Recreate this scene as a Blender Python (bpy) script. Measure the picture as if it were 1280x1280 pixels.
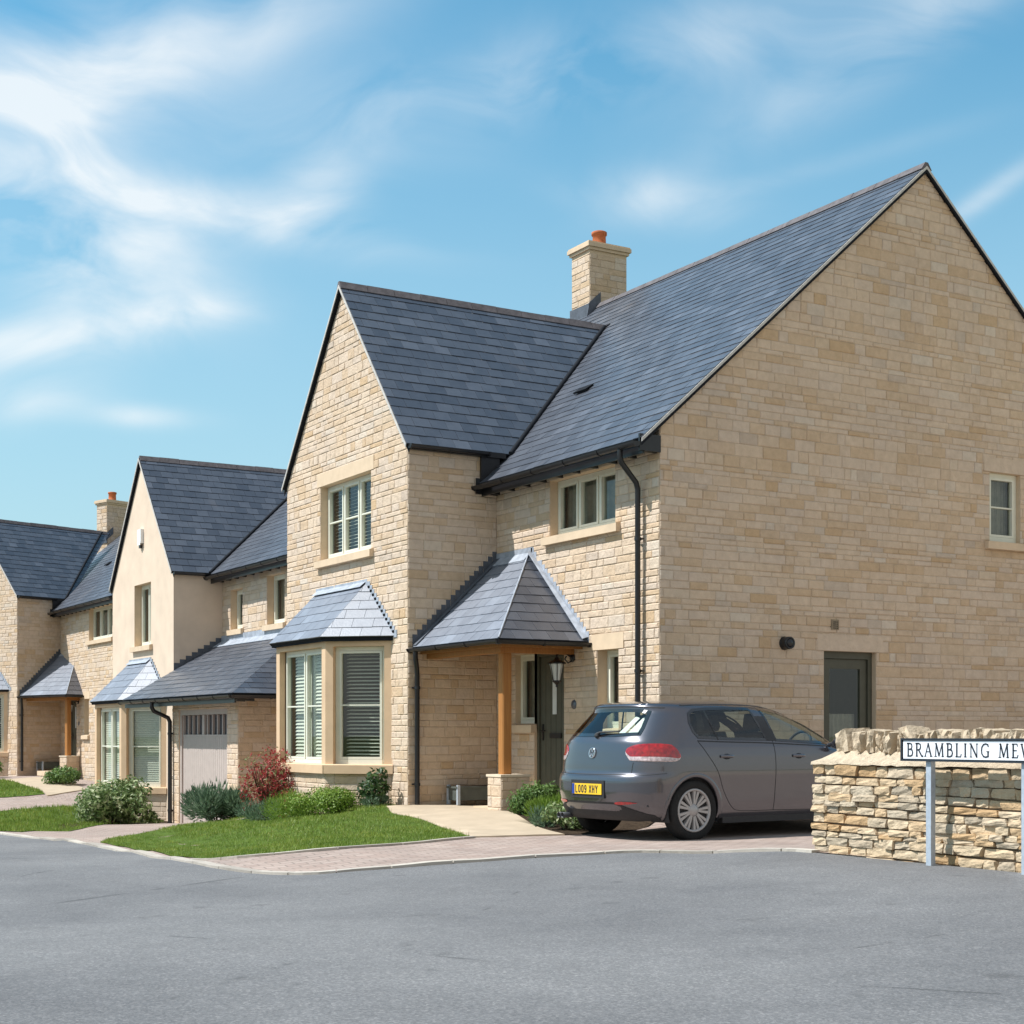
import bpy, bmesh, math, random
from mathutils import Vector, Matrix
R = math.radians
SC = bpy.context.scene
for o in list(bpy.data.objects):
    bpy.data.objects.remove(o)
COL = SC.collection

# ------------------------------------------------------------------ camera, sky, sun, exposure
cam_d = bpy.data.cameras.new("camera")
cam = bpy.data.objects.new("camera", cam_d)
COL.objects.link(cam)
cam.location = (-10.899, -14.905, 0.973)
cam.rotation_euler = (R(90), 0, -0.5356)
cam_d.sensor_width = 36.0
cam_d.lens = 36.0 * 1919.81 / 1280.0
cam_d.shift_x = 0.0
cam_d.shift_y = (918.78 - 640.0) / 1280.0
cam_d.clip_end = 3000
cam_d.clip_start = 0.1
SC.camera = cam

SUN = Vector((-0.523, 0.197, 0.829)).normalized()
world = bpy.data.worlds.new("World")
SC.world = world
world.use_nodes = True
SKY_STRENGTH = 0.12


BANKS = [(0.247, 0.2997, 0.0623, 0.0273, -0.314, 1.0), (0.2808, 0.3364, 0.0586, 0.0179, -0.611, 0.55), (0.3755, 0.3197, 0.0762, 0.012, -0.14, 0.75), (0.4112, 0.3397, 0.0257, 0.0183, 0.698, 0.5), (0.2422, 0.2391, 0.0621, 0.0122, 0.209, 0.9), (0.2279, 0.205, 0.0332, 0.0105, 0.175, 0.7), (0.3252, 0.2607, 0.0299, 0.0085, 0.175, 0.4), (0.2955, 0.1991, 0.0295, 0.0058, 0.0, 0.5), (0.6265, 0.3349, 0.0387, 0.012, -0.14, 0.5), (0.8385, 0.3255, 0.0332, 0.0053, 0.489, 0.33), (0.721, 0.3458, 0.0804, 0.0054, 0.175, 0.12), (0.5668, 0.403, 0.1561, 0.022, 0.175, 0.5), (0.2857, 0.4005, 0.1224, 0.0256, 0.349, 0.7), (0.7708, 0.4103, 0.0984, 0.017, 0.436, 0.4)]


def build_world():
    nt = world.node_tree
    N, L = nt.nodes, nt.links
    N.clear()
    out = N.new('ShaderNodeOutputWorld')
    bg = N.new('ShaderNodeBackground')
    bg.inputs['Strength'].default_value = SKY_STRENGTH
    L.new(bg.outputs[0], out.inputs[0])
    sky = N.new('ShaderNodeTexSky')
    sky.sky_type = 'NISHITA'
    sky.sun_disc = False
    sky.sun_elevation = math.asin(SUN.z)
    sky.sun_rotation = math.atan2(SUN.x, SUN.y)
    sky.air_density = 1.0
    sky.dust_density = 0.4
    sky.ozone_density = 2.2
    hs = N.new('ShaderNodeHueSaturation')
    hs.inputs['Hue'].default_value = 0.492
    hs.inputs['Saturation'].default_value = 1.0
    hs.inputs['Value'].default_value = 1.0
    L.new(sky.outputs[0], hs.inputs['Color'])

    def math_(op, a, b=None, c=None, clamp=False):
        m = N.new('ShaderNodeMath')
        m.operation = op
        m.use_clamp = clamp
        for i, v in enumerate((a, b, c)):
            if v is None:
                continue
            if isinstance(v, (int, float)):
                m.inputs[i].default_value = v
            else:
                L.new(v, m.inputs[i])
        return m.outputs[0]
    tc = N.new('ShaderNodeTexCoord')
    nrm = N.new('ShaderNodeVectorMath')
    nrm.operation = 'NORMALIZE'
    L.new(tc.outputs['Generated'], nrm.inputs[0])
    sep = N.new('ShaderNodeSeparateXYZ')
    L.new(nrm.outputs[0], sep.inputs[0])
    az = math_('ARCTAN2', sep.outputs[0], sep.outputs[1])      # clockwise from +y
    el = math_('ARCSINE', sep.outputs[2])
    com = N.new('ShaderNodeCombineXYZ')
    L.new(az, com.inputs[0])
    L.new(el, com.inputs[1])
    # warp
    wn = N.new('ShaderNodeTexNoise')
    wn.inputs['Scale'].default_value = 5.0
    wn.inputs['Detail'].default_value = 2
    L.new(com.outputs[0], wn.inputs['Vector'])
    ws = N.new('ShaderNodeVectorMath')
    ws.operation = 'MULTIPLY_ADD'
    L.new(wn.outputs['Color'], ws.inputs[0])
    ws.inputs[1].default_value = (0.22, 0.12, 0)
    L.new(com.outputs[0], ws.inputs[2])
    mp = N.new('ShaderNodeMapping')
    mp.inputs['Rotation'].default_value = (0, 0, R(20))
    mp.inputs['Scale'].default_value = (6.0, 15.0, 1)
    L.new(ws.outputs[0], mp.inputs[0])
    n1 = N.new('ShaderNodeTexNoise')
    n1.inputs['Scale'].default_value = 1.0
    n1.inputs['Detail'].default_value = 6
    n1.inputs['Roughness'].default_value = 0.52
    n1.inputs['Distortion'].default_value = 0.5
    L.new(mp.outputs[0], n1.inputs['Vector'])
    # soft banks of cirrus: centre azimuth, elevation, half sizes, tilt, weight
    banks = BANKS + [
             (-0.1, 0.28, 0.2, 0.08, 0.2, 0.9), (1.3, 0.3, 0.25, 0.06, 0.3, 0.7),
             (-1.6, 0.5, 0.9, 0.2, 0.1, 0.5), (-2.6, 0.35, 0.6, 0.15, 0.2, 0.6)]
    acc = None
    for (a0, e0, sa, se, tilt, wt) in banks:
        da = math_('SUBTRACT', az, a0)
        de = math_('SUBTRACT', el, e0)
        ct, st = math.cos(tilt), math.sin(tilt)
        u = math_('DIVIDE', math_('ADD', math_('MULTIPLY', da, ct), math_('MULTIPLY', de, st)), sa)
        v = math_('DIVIDE', math_('SUBTRACT', math_('MULTIPLY', de, ct), math_('MULTIPLY', da, st)), se)
        r2 = math_('ADD', math_('MULTIPLY', u, u), math_('MULTIPLY', v, v))
        g = math_('MULTIPLY', math_('EXPONENT', math_('MULTIPLY', r2, -0.7)), wt)
        acc = g if acc is None else math_('ADD', acc, g)
    nz = math_('MULTIPLY_ADD', n1.outputs[0], 2.6, -0.80, clamp=True)
    dens = math_('MULTIPLY', acc, nz)
    dens = math_('MINIMUM', math_('MULTIPLY', dens, 1.25), 0.78)
    flt = N.new('ShaderNodeMixRGB')
    flt.blend_type = 'MULTIPLY'
    flt.inputs[0].default_value = 1.0
    L.new(hs.outputs[0], flt.inputs[1])
    flt.inputs[2].default_value = (0.55, 0.92, 0.90, 1)
    veil = math_('MULTIPLY', math_('SUBTRACT', 0.42, el), 2.2, clamp=True)
    mxv = N.new('ShaderNodeMixRGB')
    L.new(veil, mxv.inputs[0])
    L.new(flt.outputs[0], mxv.inputs[1])
    mxv.inputs[2].default_value = (2.6, 3.3, 3.6, 1)
    mx = N.new('ShaderNodeMixRGB')
    L.new(dens, mx.inputs[0])
    L.new(mxv.outputs[0], mx.inputs[1])
    mx.inputs[2].default_value = (4.9, 5.05, 5.1, 1)
    gable_fill = math_('MULTIPLY_ADD', sep.outputs[1], -1.5, 0.15, clamp=True)  # warm unseen veil added behind the camera to brighten the shaded gable
    fill_den = math_('MULTIPLY', gable_fill, math_('MULTIPLY_ADD', n1.outputs[0], 1.1, 0.0, clamp=True))
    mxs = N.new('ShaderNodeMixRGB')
    L.new(fill_den, mxs.inputs[0])
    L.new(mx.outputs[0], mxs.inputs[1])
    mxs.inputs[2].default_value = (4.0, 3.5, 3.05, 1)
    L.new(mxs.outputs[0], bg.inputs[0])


build_world()
sd = bpy.data.lights.new("sun", 'SUN')
sd.energy = 3.9
sd.angle = R(0.53)
sd.color = (1.0, 0.98, 0.955)
so = bpy.data.objects.new("sun", sd)
COL.objects.link(so)
so.rotation_euler = SUN.to_track_quat('Z', 'Y').to_euler()
SC.view_settings.view_transform = 'Standard'
SC.view_settings.look = 'None'
SC.view_settings.exposure = 0.75
SC.view_settings.gamma = 1

# ------------------------------------------------------------------ helpers
rnd = random.Random(7)


class MB:
    """collects faces, links them as ONE mesh object"""

    def __init__(s):
        s.v = []; s.f = []; s.m = []; s.sm = []

    def face(s, pts, mi=0, smooth=False):
        b = len(s.v)
        s.v.extend([Vector(p) for p in pts])
        s.f.append(list(range(b, b + len(pts))))
        s.m.append(mi); s.sm.append(smooth)

    def grid(s, rows, mi=0, smooth=True, close_u=False):
        b = len(s.v)
        n = len(rows[0])
        for r in rows:
            s.v.extend([Vector(p) for p in r])
        for i in range(len(rows) - 1):
            for j in range(n if close_u else n - 1):
                j2 = (j + 1) % n
                s.f.append([b + i * n + j, b + i * n + j2, b + (i + 1) * n + j2, b + (i + 1) * n + j])
                s.m.append(mi); s.sm.append(smooth)

    def hexa(s, c, mi=0):
        """c: 8 corners, bottom 4 ccw then top 4"""
        b = len(s.v)
        s.v.extend([Vector(p) for p in c])
        for q in ((3, 2, 1, 0), (4, 5, 6, 7), (0, 1, 5, 4), (1, 2, 6, 5), (2, 3, 7, 6), (3, 0, 4, 7)):
            s.f.append([b + i for i in q]); s.m.append(mi); s.sm.append(False)

    def box(s, x0, x1, y0, y1, z0, z1, mi=0):
        s.hexa([(x0, y0, z0), (x1, y0, z0), (x1, y1, z0), (x0, y1, z0),
                (x0, y0, z1), (x1, y0, z1), (x1, y1, z1), (x0, y1, z1)], mi)

    def fbox(s, F, u0, u1, v0, v1, w0, w1, mi=0):
        s.hexa([F.p(u0, v0, w1), F.p(u0, v0, w0), F.p(u1, v0, w0), F.p(u1, v0, w1),
                F.p(u0, v1, w1), F.p(u0, v1, w0), F.p(u1, v1, w0), F.p(u1, v1, w1)], mi)

    def prism(s, poly, d, mi=0):
        """poly: 3d planar points, extruded by vector d"""
        d = Vector(d)
        P = [Vector(p) for p in poly]
        s.face(P, mi)
        s.face([p + d for p in reversed(P)], mi)
        for i in range(len(P)):
            a, b_ = P[i], P[(i + 1) % len(P)]
            s.face([b_, a, a + d, b_ + d], mi)

    def tube(s, pts, r, n=8, mi=0, smooth=True, caps=True):
        pts = [Vector(p) for p in pts]
        rows = []
        up = None
        for i, p in enumerate(pts):
            if i == 0:
                t = pts[1] - p
            elif i == len(pts) - 1:
                t = p - pts[i - 1]
            else:
                t = (pts[i + 1] - p).normalized() + (p - pts[i - 1]).normalized()
            t.normalize()
            if up is None:
                up = Vector((0, 0, 1)) if abs(t.z) < .9 else Vector((1, 0, 0))
            a = t.cross(up).normalized()
            up = a.cross(t).normalized()
            rr = r[i] if isinstance(r, (list, tuple)) else r
            rows.append([p + (a * math.cos(k * 2 * math.pi / n) + up * math.sin(k * 2 * math.pi / n)) * rr for k in range(n)])
        s.grid(rows, mi, smooth, close_u=True)
        if caps:
            s.face(rows[0], mi)
            s.face(list(reversed(rows[-1])), mi)

    def lathe(s, prof, O=(0, 0, 0), A=(0, 0, 1), n=24, mi=0, smooth=True):
        """prof: (radius, along) pairs"""
        A = Vector(A).normalized(); O = Vector(O)
        t = Vector((1, 0, 0)) if abs(A.x) < .9 else Vector((0, 1, 0))
        e1 = A.cross(t).normalized(); e2 = A.cross(e1)
        rows = []
        for (r, h) in prof:
            rows.append([O + A * h + (e1 * math.cos(k * 2 * math.pi / n) + e2 * math.sin(k * 2 * math.pi / n)) * r for k in range(n)])
        s.grid(rows, mi, smooth, close_u=True)

    def build(s, name, mats, parent=None, xf=None, weld=0.0):
        me = bpy.data.meshes.new(name)
        v = s.v if xf is None else [xf @ p for p in s.v]
        me.from_pydata([tuple(p) for p in v], [], s.f)
        if not isinstance(mats, (list, tuple)):
            mats = [mats]
        for m in mats:
            me.materials.append(m)
        me.polygons.foreach_set('material_index', s.m)
        me.polygons.foreach_set('use_smooth', s.sm)
        if weld > 0:
            bm = bmesh.new(); bm.from_mesh(me)
            bmesh.ops.remove_doubles(bm, verts=bm.verts, dist=weld)
            bmesh.ops.recalc_face_normals(bm, faces=bm.faces)
            bm.to_mesh(me); bm.free()
        me.update()
        o = bpy.data.objects.new(name, me)
        COL.objects.link(o)
        if parent:
            o.parent = parent
        return o


class Frame:
    def __init__(s, O, U, V=(0, 0, 1)):
        s.O = Vector(O); s.U = Vector(U).normalized(); s.V = Vector(V).normalized()
        s.N = s.U.cross(s.V)

    def p(s, u, v, w=0.0):
        return s.O + s.U * u + s.V * v + s.N * w


def tag(o, label=None, cat=None, group=None, kind=None):
    if label: o['label'] = label
    if cat: o['category'] = cat
    if group: o['group'] = group
    if kind: o['kind'] = kind
    return o


def thing(name, label, cat, loc=(0, 0, 0), rz=0.0, group=None):
    o = bpy.data.objects.new(name, None)
    COL.objects.link(o)
    o.location = loc
    o.rotation_euler = (0, 0, rz)
    o.empty_display_size = 0.3
    return tag(o, label, cat, group)


def cliph(poly, a, b, c):
    """keep a*x+b*y<=c"""
    out = []
    n = len(poly)
    for i in range(n):
        p, q = poly[i], poly[(i + 1) % n]
        dp, dq = a * p[0] + b * p[1] - c, a * q[0] + b * q[1] - c
        if dp <= 0:
            out.append(p)
        if (dp < 0 < dq) or (dq < 0 < dp):
            t = dp / (dp - dq)
            out.append((p[0] + (q[0] - p[0]) * t, p[1] + (q[1] - p[1]) * t))
    return out


def clip_rect(poly, x0, x1, y0, y1):
    for (a, b, c) in ((-1, 0, -x0), (1, 0, x1), (0, -1, -y0), (0, 1, y1)):
        poly = cliph(poly, a, b, c)
        if len(poly) < 3:
            return []
    return poly


def clip_convex(poly, clip):
    """clip: convex ccw polygon"""
    n = len(clip)
    for i in range(n):
        p, q = clip[i], clip[(i + 1) % n]
        a, b = q[1] - p[1], -(q[0] - p[0])
        poly = cliph(poly, a, b, a * p[0] + b * p[1])
        if len(poly) < 3:
            return []
    return poly


def area(poly):
    return 0.5 * sum(poly[i][0] * poly[(i + 1) % len(poly)][1] - poly[(i + 1) % len(poly)][0] * poly[i][1] for i in range(len(poly)))


def ccw(poly):
    return poly if area(poly) > 0 else list(reversed(poly))


def dedupe(poly, e=1e-4):
    out = []
    for p in poly:
        if not out or abs(p[0] - out[-1][0]) + abs(p[1] - out[-1][1]) > e:
            out.append(p)
    if len(out) > 1 and abs(out[0][0] - out[-1][0]) + abs(out[0][1] - out[-1][1]) <= e:
        out.pop()
    return out


def sub_rects(rects, holes):
    for (h0, h1, g0, g1) in holes:
        nr = []
        for (a, b, c, d) in rects:
            if b <= h0 or a >= h1 or d <= g0 or c >= g1:
                nr.append((a, b, c, d)); continue
            if c < g0: nr.append((a, b, c, g0))
            if d > g1: nr.append((a, b, g1, d))
            c2, d2 = max(c, g0), min(d, g1)
            if a < h0: nr.append((a, h0, c2, d2))
            if b > h1: nr.append((h1, b, c2, d2))
        rects = nr
    return rects


# ------------------------------------------------------------------ materials
MATS = {}


def newmat(name):
    m = bpy.data.materials.new(name)
    m.use_nodes = True
    nt = m.node_tree
    b = nt.nodes['Principled BSDF']
    MATS[name] = m
    return m, nt, b


def node(nt, typ, **kw):
    n = nt.nodes.new(typ)
    for k, v in kw.items():
        if k in n.inputs:
            n.inputs[k].default_value = v
        else:
            setattr(n, k, v)
    return n


def ramp(nt, src, stops):
    r = nt.nodes.new('ShaderNodeValToRGB')
    while len(r.color_ramp.elements) < len(stops):
        r.color_ramp.elements.new(0.5)
    for e, (p, c) in zip(r.color_ramp.elements, stops):
        e.position = p
        e.color = (c[0], c[1], c[2], 1)
    nt.links.new(src, r.inputs[0])
    return r.outputs[0]


def mixc(nt, fac, a, b, mode='MIX'):
    m = nt.nodes.new('ShaderNodeMixRGB')
    m.blend_type = mode
    for i, v in enumerate((fac, a, b)):
        if isinstance(v, (int, float)):
            m.inputs[i].default_value = v
        elif isinstance(v, tuple):
            m.inputs[i].default_value = (v[0], v[1], v[2], 1)
        else:
            nt.links.new(v, m.inputs[i])
    return m.outputs[0]


def noise(nt, scale, detail=4, rough=0.55, vec=None, dist=0.0):
    n = node(nt, 'ShaderNodeTexNoise', Scale=scale, Detail=detail, Roughness=rough, Distortion=dist)
    if vec is None:
        tc = nt.nodes.new('ShaderNodeTexCoord')
        vec = tc.outputs['Object']
    nt.links.new(vec, n.inputs['Vector'])
    return n.outputs[0]


def bump(nt, b, h, strength, dist=0.01):
    bp = nt.nodes.new('ShaderNodeBump')
    bp.inputs['Strength'].default_value = strength
    bp.inputs['Distance'].default_value = dist
    nt.links.new(h, bp.inputs['Height'])
    nt.links.new(bp.outputs[0], b.inputs['Normal'])


def mat_stone(name, stops, tint=(1, 1, 1), bstr=0.6, bdist=0.01, bscale=22, var=0.35):
    m, nt, b = newmat(name)
    g = nt.nodes.new('ShaderNodeNewGeometry')
    base = ramp(nt, g.outputs['Random Per Island'], stops)
    n1 = noise(nt, 9, 5, 0.6)
    c = mixc(nt, var, base, ramp(nt, n1, [(0.3, (0.62, 0.60, 0.56)), (0.7, (1.1, 1.1, 1.1))]), 'MULTIPLY')
    n2 = noise(nt, 0.9, 3, 0.5)
    c = mixc(nt, 0.35, c, ramp(nt, n2, [(0.3, (0.80, 0.80, 0.84)), (0.7, (1.08, 1.05, 1.0))]), 'MULTIPLY')
    c = mixc(nt, 1.0, c, tint, 'MULTIPLY')
    nt.links.new(c, b.inputs['Base Color'])
    b.inputs['Roughness'].default_value = 0.9
    b.inputs['Specular IOR Level'].default_value = 0.15
    n3 = noise(nt, bscale, 5, 0.62)
    bump(nt, b, n3, bstr, bdist)
    return m


def mat_plain(name, col, rough=0.6, spec=0.3, nscale=14, var=0.15, bstr=0.0, metal=0.0, bdist=0.004, coat=0.0):
    m, nt, b = newmat(name)
    n1 = noise(nt, nscale, 4, 0.6)
    d = tuple(x * (1 - var) for x in col); l = tuple(min(1, x * (1 + var)) for x in col)
    nt.links.new(ramp(nt, n1, [(0.3, d), (0.7, l)]), b.inputs['Base Color'])
    b.inputs['Roughness'].default_value = rough
    b.inputs['Specular IOR Level'].default_value = spec
    b.inputs['Metallic'].default_value = metal
    b.inputs['Coat Weight'].default_value = coat
    if bstr:
        bump(nt, b, noise(nt, nscale * 3, 4, 0.6), bstr, bdist)
    return m


STONE = mat_stone('limestone_blocks', [(0, (0.585, 0.43, 0.285)), (0.2, (0.625, 0.485, 0.355)), (0.5, (0.655, 0.52, 0.395)),
                                       (0.78, (0.625, 0.505, 0.40)), (0.90, (0.57, 0.405, 0.25)), (0.94, (0.665, 0.565, 0.46)), (1, (0.54, 0.435, 0.345))], bstr=0.9, bdist=0.018, bscale=15)
STONE_SIDE = STONE
RUBBLE = mat_stone('drystone', [(0, (0.50, 0.33, 0.175)), (0.2, (0.59, 0.43, 0.265)), (0.5, (0.64, 0.51, 0.35)),
                                (0.78, (0.54, 0.44, 0.32)), (0.9, (0.40, 0.335, 0.25)), (1, (0.60, 0.50, 0.37))], bstr=0.9, bdist=0.02, bscale=24, var=0.6)
MORTAR = mat_plain('mortar', (0.47, 0.365, 0.27), 0.95, 0.1, 30, 0.12, 0.5)
MORTAR_SIDE = MORTAR
BEDMORTAR = mat_plain('pale_lime_mortar', (0.52, 0.425, 0.31), 0.95, 0.1, 20, 0.2, 1.0, bdist=0.02)
DRESSED = mat_plain('dressed_stone', (0.63, 0.485, 0.34), 0.85, 0.15, 5, 0.08, 0.25)
OCHRE = mat_plain('ochre_bay_stone', (0.62, 0.44, 0.285), 0.85, 0.15, 4, 0.07, 0.25)
LINTEL = mat_plain('pale_lintel_stone', (0.66, 0.55, 0.42), 0.85, 0.15, 6, 0.07, 0.25)
RENDER = mat_plain('lime_render', (0.66, 0.525, 0.405), 0.9, 0.12, 2.2, 0.07, 0.6)
FRAMEP = mat_plain('cream_paint', (0.70, 0.69, 0.58), 0.45, 0.4, 8, 0.04)
GREENP = mat_plain('olive_paint', (0.085, 0.083, 0.060), 0.5, 0.35, 8, 0.1)
GARAGEP = mat_plain('taupe_paint', (0.44, 0.37, 0.33), 0.55, 0.3, 6, 0.06)
BLACK = mat_plain('black_plastic', (0.012, 0.012, 0.014), 0.35, 0.5, 10, 0.2)
LEAD = mat_plain('lead', (0.33, 0.36, 0.41), 0.5, 0.5, 9, 0.25, 0.3)
LEAD_DARK = mat_plain('dark_lead', (0.09, 0.10, 0.12), 0.6, 0.4, 9, 0.25, 0.3)  # darker copy of lead; shade on the wing-side flashing is in the colour
RIDGE = mat_plain('ridge_tile_clay', (0.12, 0.108, 0.112), 0.75, 0.25, 9, 0.3, 0.4)
VERGE = mat_plain('verge_mortar', (0.52, 0.50, 0.47), 0.9, 0.1, 12, 0.15, 0.3)
TERRA = mat_plain('terracotta', (0.42, 0.13, 0.055), 0.8, 0.2, 12, 0.2, 0.3)
GALV = mat_plain('galvanised_steel', (0.42, 0.47, 0.53), 0.5, 0.5, 25, 0.12, 0.1, metal=0.25)
SIGNBLK = mat_plain('sign_black', (0.018, 0.024, 0.034), 0.4, 0.5, 10, 0.1)
SIGNWHT = mat_plain('sign_white', (0.78, 0.79, 0.82), 0.35, 0.5, 10, 0.02)
WHITEPL = mat_plain('white_plastic', (0.80, 0.80, 0.80), 0.35, 0.5, 8, 0.03)
BLIND = mat_plain('blind_slats', (0.74, 0.72, 0.65), 0.6, 0.3, 8, 0.04)
DARKIN = mat_plain('dark_room', (0.035, 0.033, 0.028), 0.9, 0.1, 3, 0.3)
CURT = mat_plain('curtain', (0.30, 0.28, 0.24), 0.9, 0.1, 6, 0.2)
SLATEEDGE = mat_plain('slate_underlay', (0.014, 0.016, 0.02), 0.8, 0.1, 8, 0.2)
SOIL = mat_plain('soil', (0.055, 0.038, 0.025), 0.95, 0.1, 14, 0.4, 1.0, bdist=0.03)
ZINC = mat_plain('planter_zinc', (0.085, 0.095, 0.085), 0.5, 0.4, 10, 0.2)


def mat_wood(name, c1, c2):
    m, nt, b = newmat(name)
    tc = nt.nodes.new('ShaderNodeTexCoord')
    mp = node(nt, 'ShaderNodeMapping')
    mp.inputs['Scale'].default_value = (30, 30, 1.2)
    nt.links.new(tc.outputs['Object'], mp.inputs[0])
    n = noise(nt, 1.5, 5, 0.6, mp.outputs[0], 0.6)
    nt.links.new(ramp(nt, n, [(0.3, c1), (0.7, c2)]), b.inputs['Base Color'])
    b.inputs['Roughness'].default_value = 0.65
    bump(nt, b, n, 0.3, 0.004)
    return m


OAK = mat_wood('oak', (0.30, 0.115, 0.024), (0.42, 0.185, 0.045))


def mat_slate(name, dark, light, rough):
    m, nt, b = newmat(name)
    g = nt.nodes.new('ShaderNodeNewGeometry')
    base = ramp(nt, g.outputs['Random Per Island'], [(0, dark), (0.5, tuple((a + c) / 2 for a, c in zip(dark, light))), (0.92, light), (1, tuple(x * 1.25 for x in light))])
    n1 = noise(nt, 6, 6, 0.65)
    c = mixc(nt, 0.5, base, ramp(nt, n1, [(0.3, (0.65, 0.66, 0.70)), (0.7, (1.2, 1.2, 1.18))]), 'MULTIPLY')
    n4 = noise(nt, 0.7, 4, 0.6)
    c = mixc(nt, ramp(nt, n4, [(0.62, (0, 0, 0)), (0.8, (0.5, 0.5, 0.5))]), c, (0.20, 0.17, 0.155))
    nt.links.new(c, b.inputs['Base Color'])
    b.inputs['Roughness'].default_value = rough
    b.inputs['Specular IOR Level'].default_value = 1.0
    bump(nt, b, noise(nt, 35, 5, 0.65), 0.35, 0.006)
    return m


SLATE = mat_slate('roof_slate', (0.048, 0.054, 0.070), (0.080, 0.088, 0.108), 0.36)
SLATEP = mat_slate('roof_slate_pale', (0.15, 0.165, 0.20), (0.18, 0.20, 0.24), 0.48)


def mat_glass(name, tint=(0.75, 0.82, 0.80), boost=0.06):
    m, nt, b = newmat(name)
    nt.nodes.remove(b)
    out = nt.nodes['Material Output']
    tr = node(nt, 'ShaderNodeBsdfTransparent')
    tr.inputs[0].default_value = (*tint, 1)
    gl = node(nt, 'ShaderNodeBsdfGlossy')
    gl.inputs['Roughness'].default_value = 0.015
    gl.inputs['Color'].default_value = (0.95, 0.97, 1, 1)
    ge = node(nt, 'ShaderNodeNewGeometry')
    dt = node(nt, 'ShaderNodeVectorMath', operation='DOT_PRODUCT')
    nt.links.new(ge.outputs['Normal'], dt.inputs[0]); nt.links.new(ge.outputs['Incoming'], dt.inputs[1])
    ab = node(nt, 'ShaderNodeMath', operation='ABSOLUTE'); nt.links.new(dt.outputs['Value'], ab.inputs[0])
    iv = node(nt, 'ShaderNodeMath', operation='SUBTRACT'); iv.inputs[0].default_value = 1.0; nt.links.new(ab.outputs[0], iv.inputs[1])
    pw = node(nt, 'ShaderNodeMath', operation='POWER'); nt.links.new(iv.outputs[0], pw.inputs[0]); pw.inputs[1].default_value = 5.0
    ad = node(nt, 'ShaderNodeMath', operation='MULTIPLY_ADD')
    nt.links.new(pw.outputs[0], ad.inputs[0]); ad.inputs[1].default_value = 0.92; ad.inputs[2].default_value = 0.07 + boost
    mx = node(nt, 'ShaderNodeMixShader')
    nt.links.new(ad.outputs[0], mx.inputs[0])
    nt.links.new(tr.outputs[0], mx.inputs[1]); nt.links.new(gl.outputs[0], mx.inputs[2])
    nt.links.new(mx.outputs[0], out.inputs[0])
    return m


GLASS = mat_glass('window_glass', (0.80, 0.85, 0.80), 0.0)


def mat_asphalt():
    m, nt, b = newmat('asphalt')
    n1 = noise(nt, 95, 4, 0.8)
    n2 = noise(nt, 0.35, 5, 0.6)
    n5 = noise(nt, 2.6, 6, 0.7)
    v = node(nt, 'ShaderNodeTexVoronoi', Scale=75.0)
    tc = nt.nodes.new('ShaderNodeTexCoord')
    nt.links.new(tc.outputs['Object'], v.inputs['Vector'])
    c = ramp(nt, n1, [(0.25, (0.085, 0.085, 0.088)), (0.5, (0.145, 0.145, 0.148)), (0.8, (0.26, 0.258, 0.25))])
    c = mixc(nt, 0.55, c, ramp(nt, v.outputs['Color'], [(0.1, (0.6, 0.6, 0.6)), (0.6, (1.0, 1.0, 1.0)), (0.95, (1.7, 1.65, 1.6))]), 'MULTIPLY')
    c = mixc(nt, 0.8, c, ramp(nt, n2, [(0.35, (0.74, 0.74, 0.75)), (0.62, (1.15, 1.14, 1.12))]), 'MULTIPLY')
    c = mixc(nt, 0.6, c, ramp(nt, n5, [(0.3, (0.84, 0.84, 0.84)), (0.7, (1.1, 1.1, 1.1))]), 'MULTIPLY')
    # thin cracks and a few dark drips
    w = noise(nt, 1.1, 4, 0.6)
    wv = mixc(nt, 0.22, tc.outputs['Object'], nt.nodes.new('ShaderNodeTexNoise').outputs['Color'])
    vc = node(nt, 'ShaderNodeTexVoronoi', Scale=0.22)
    vc.feature = 'DISTANCE_TO_EDGE'
    nt.links.new(wv, vc.inputs['Vector'])
    ck = ramp(nt, vc.outputs['Distance'], [(0.0, (1, 1, 1)), (0.0028, (0, 0, 0))])
    msk = ramp(nt, w, [(0.52, (0, 0, 0)), (0.60, (0.75, 0.75, 0.75))])
    ck2 = mixc(nt, 1.0, ck, msk, 'MULTIPLY')
    c = mixc(nt, ck2, c, (0.035, 0.035, 0.035))
    ns = noise(nt, 3.3, 2, 0.4)
    c = mixc(nt, ramp(nt, ns, [(0.70, (0, 0, 0)), (0.76, (0.35, 0.35, 0.35))]), c, (0.05, 0.05, 0.05))
    nt.links.new(c, b.inputs['Base Color'])
    b.inputs['Roughness'].default_value = 0.85
    bump(nt, b, n1, 0.7, 0.005)
    return m


def mat_paving():
    m, nt, b = newmat('block_paving')
    tc = nt.nodes.new('ShaderNodeTexCoord')
    mp = node(nt, 'ShaderNodeMapping')
    mp.inputs['Rotation'].default_value = (0, 0, R(4))
    nt.links.new(tc.outputs['Object'], mp.inputs[0])
    br = node(nt, 'ShaderNodeTexBrick', Scale=1.0)
    br.inputs['Color1'].default_value = (0.30, 0.225, 0.19, 1)
    br.inputs['Color2'].default_value = (0.37, 0.295, 0.255, 1)
    br.inputs['Mortar'].default_value = (0.20, 0.16, 0.135, 1)
    br.inputs['Mortar Size'].default_value = 0.008
    br.inputs['Brick Width'].default_value = 0.2
    br.inputs['Row Height'].default_value = 0.1
    nt.links.new(mp.outputs[0], br.inputs['Vector'])
    n2 = noise(nt, 1.3, 6, 0.72)
    c = mixc(nt, 0.9, br.outputs[0], ramp(nt, n2, [(0.3, (0.80, 0.80, 0.80)), (0.7, (1.15, 1.12, 1.1))]), 'MULTIPLY')
    nt.links.new(c, b.inputs['Base Color'])
    b.inputs['Roughness'].default_value = 0.9
    bump(nt, b, br.outputs['Fac'], -0.3, 0.005)
    return m


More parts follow.
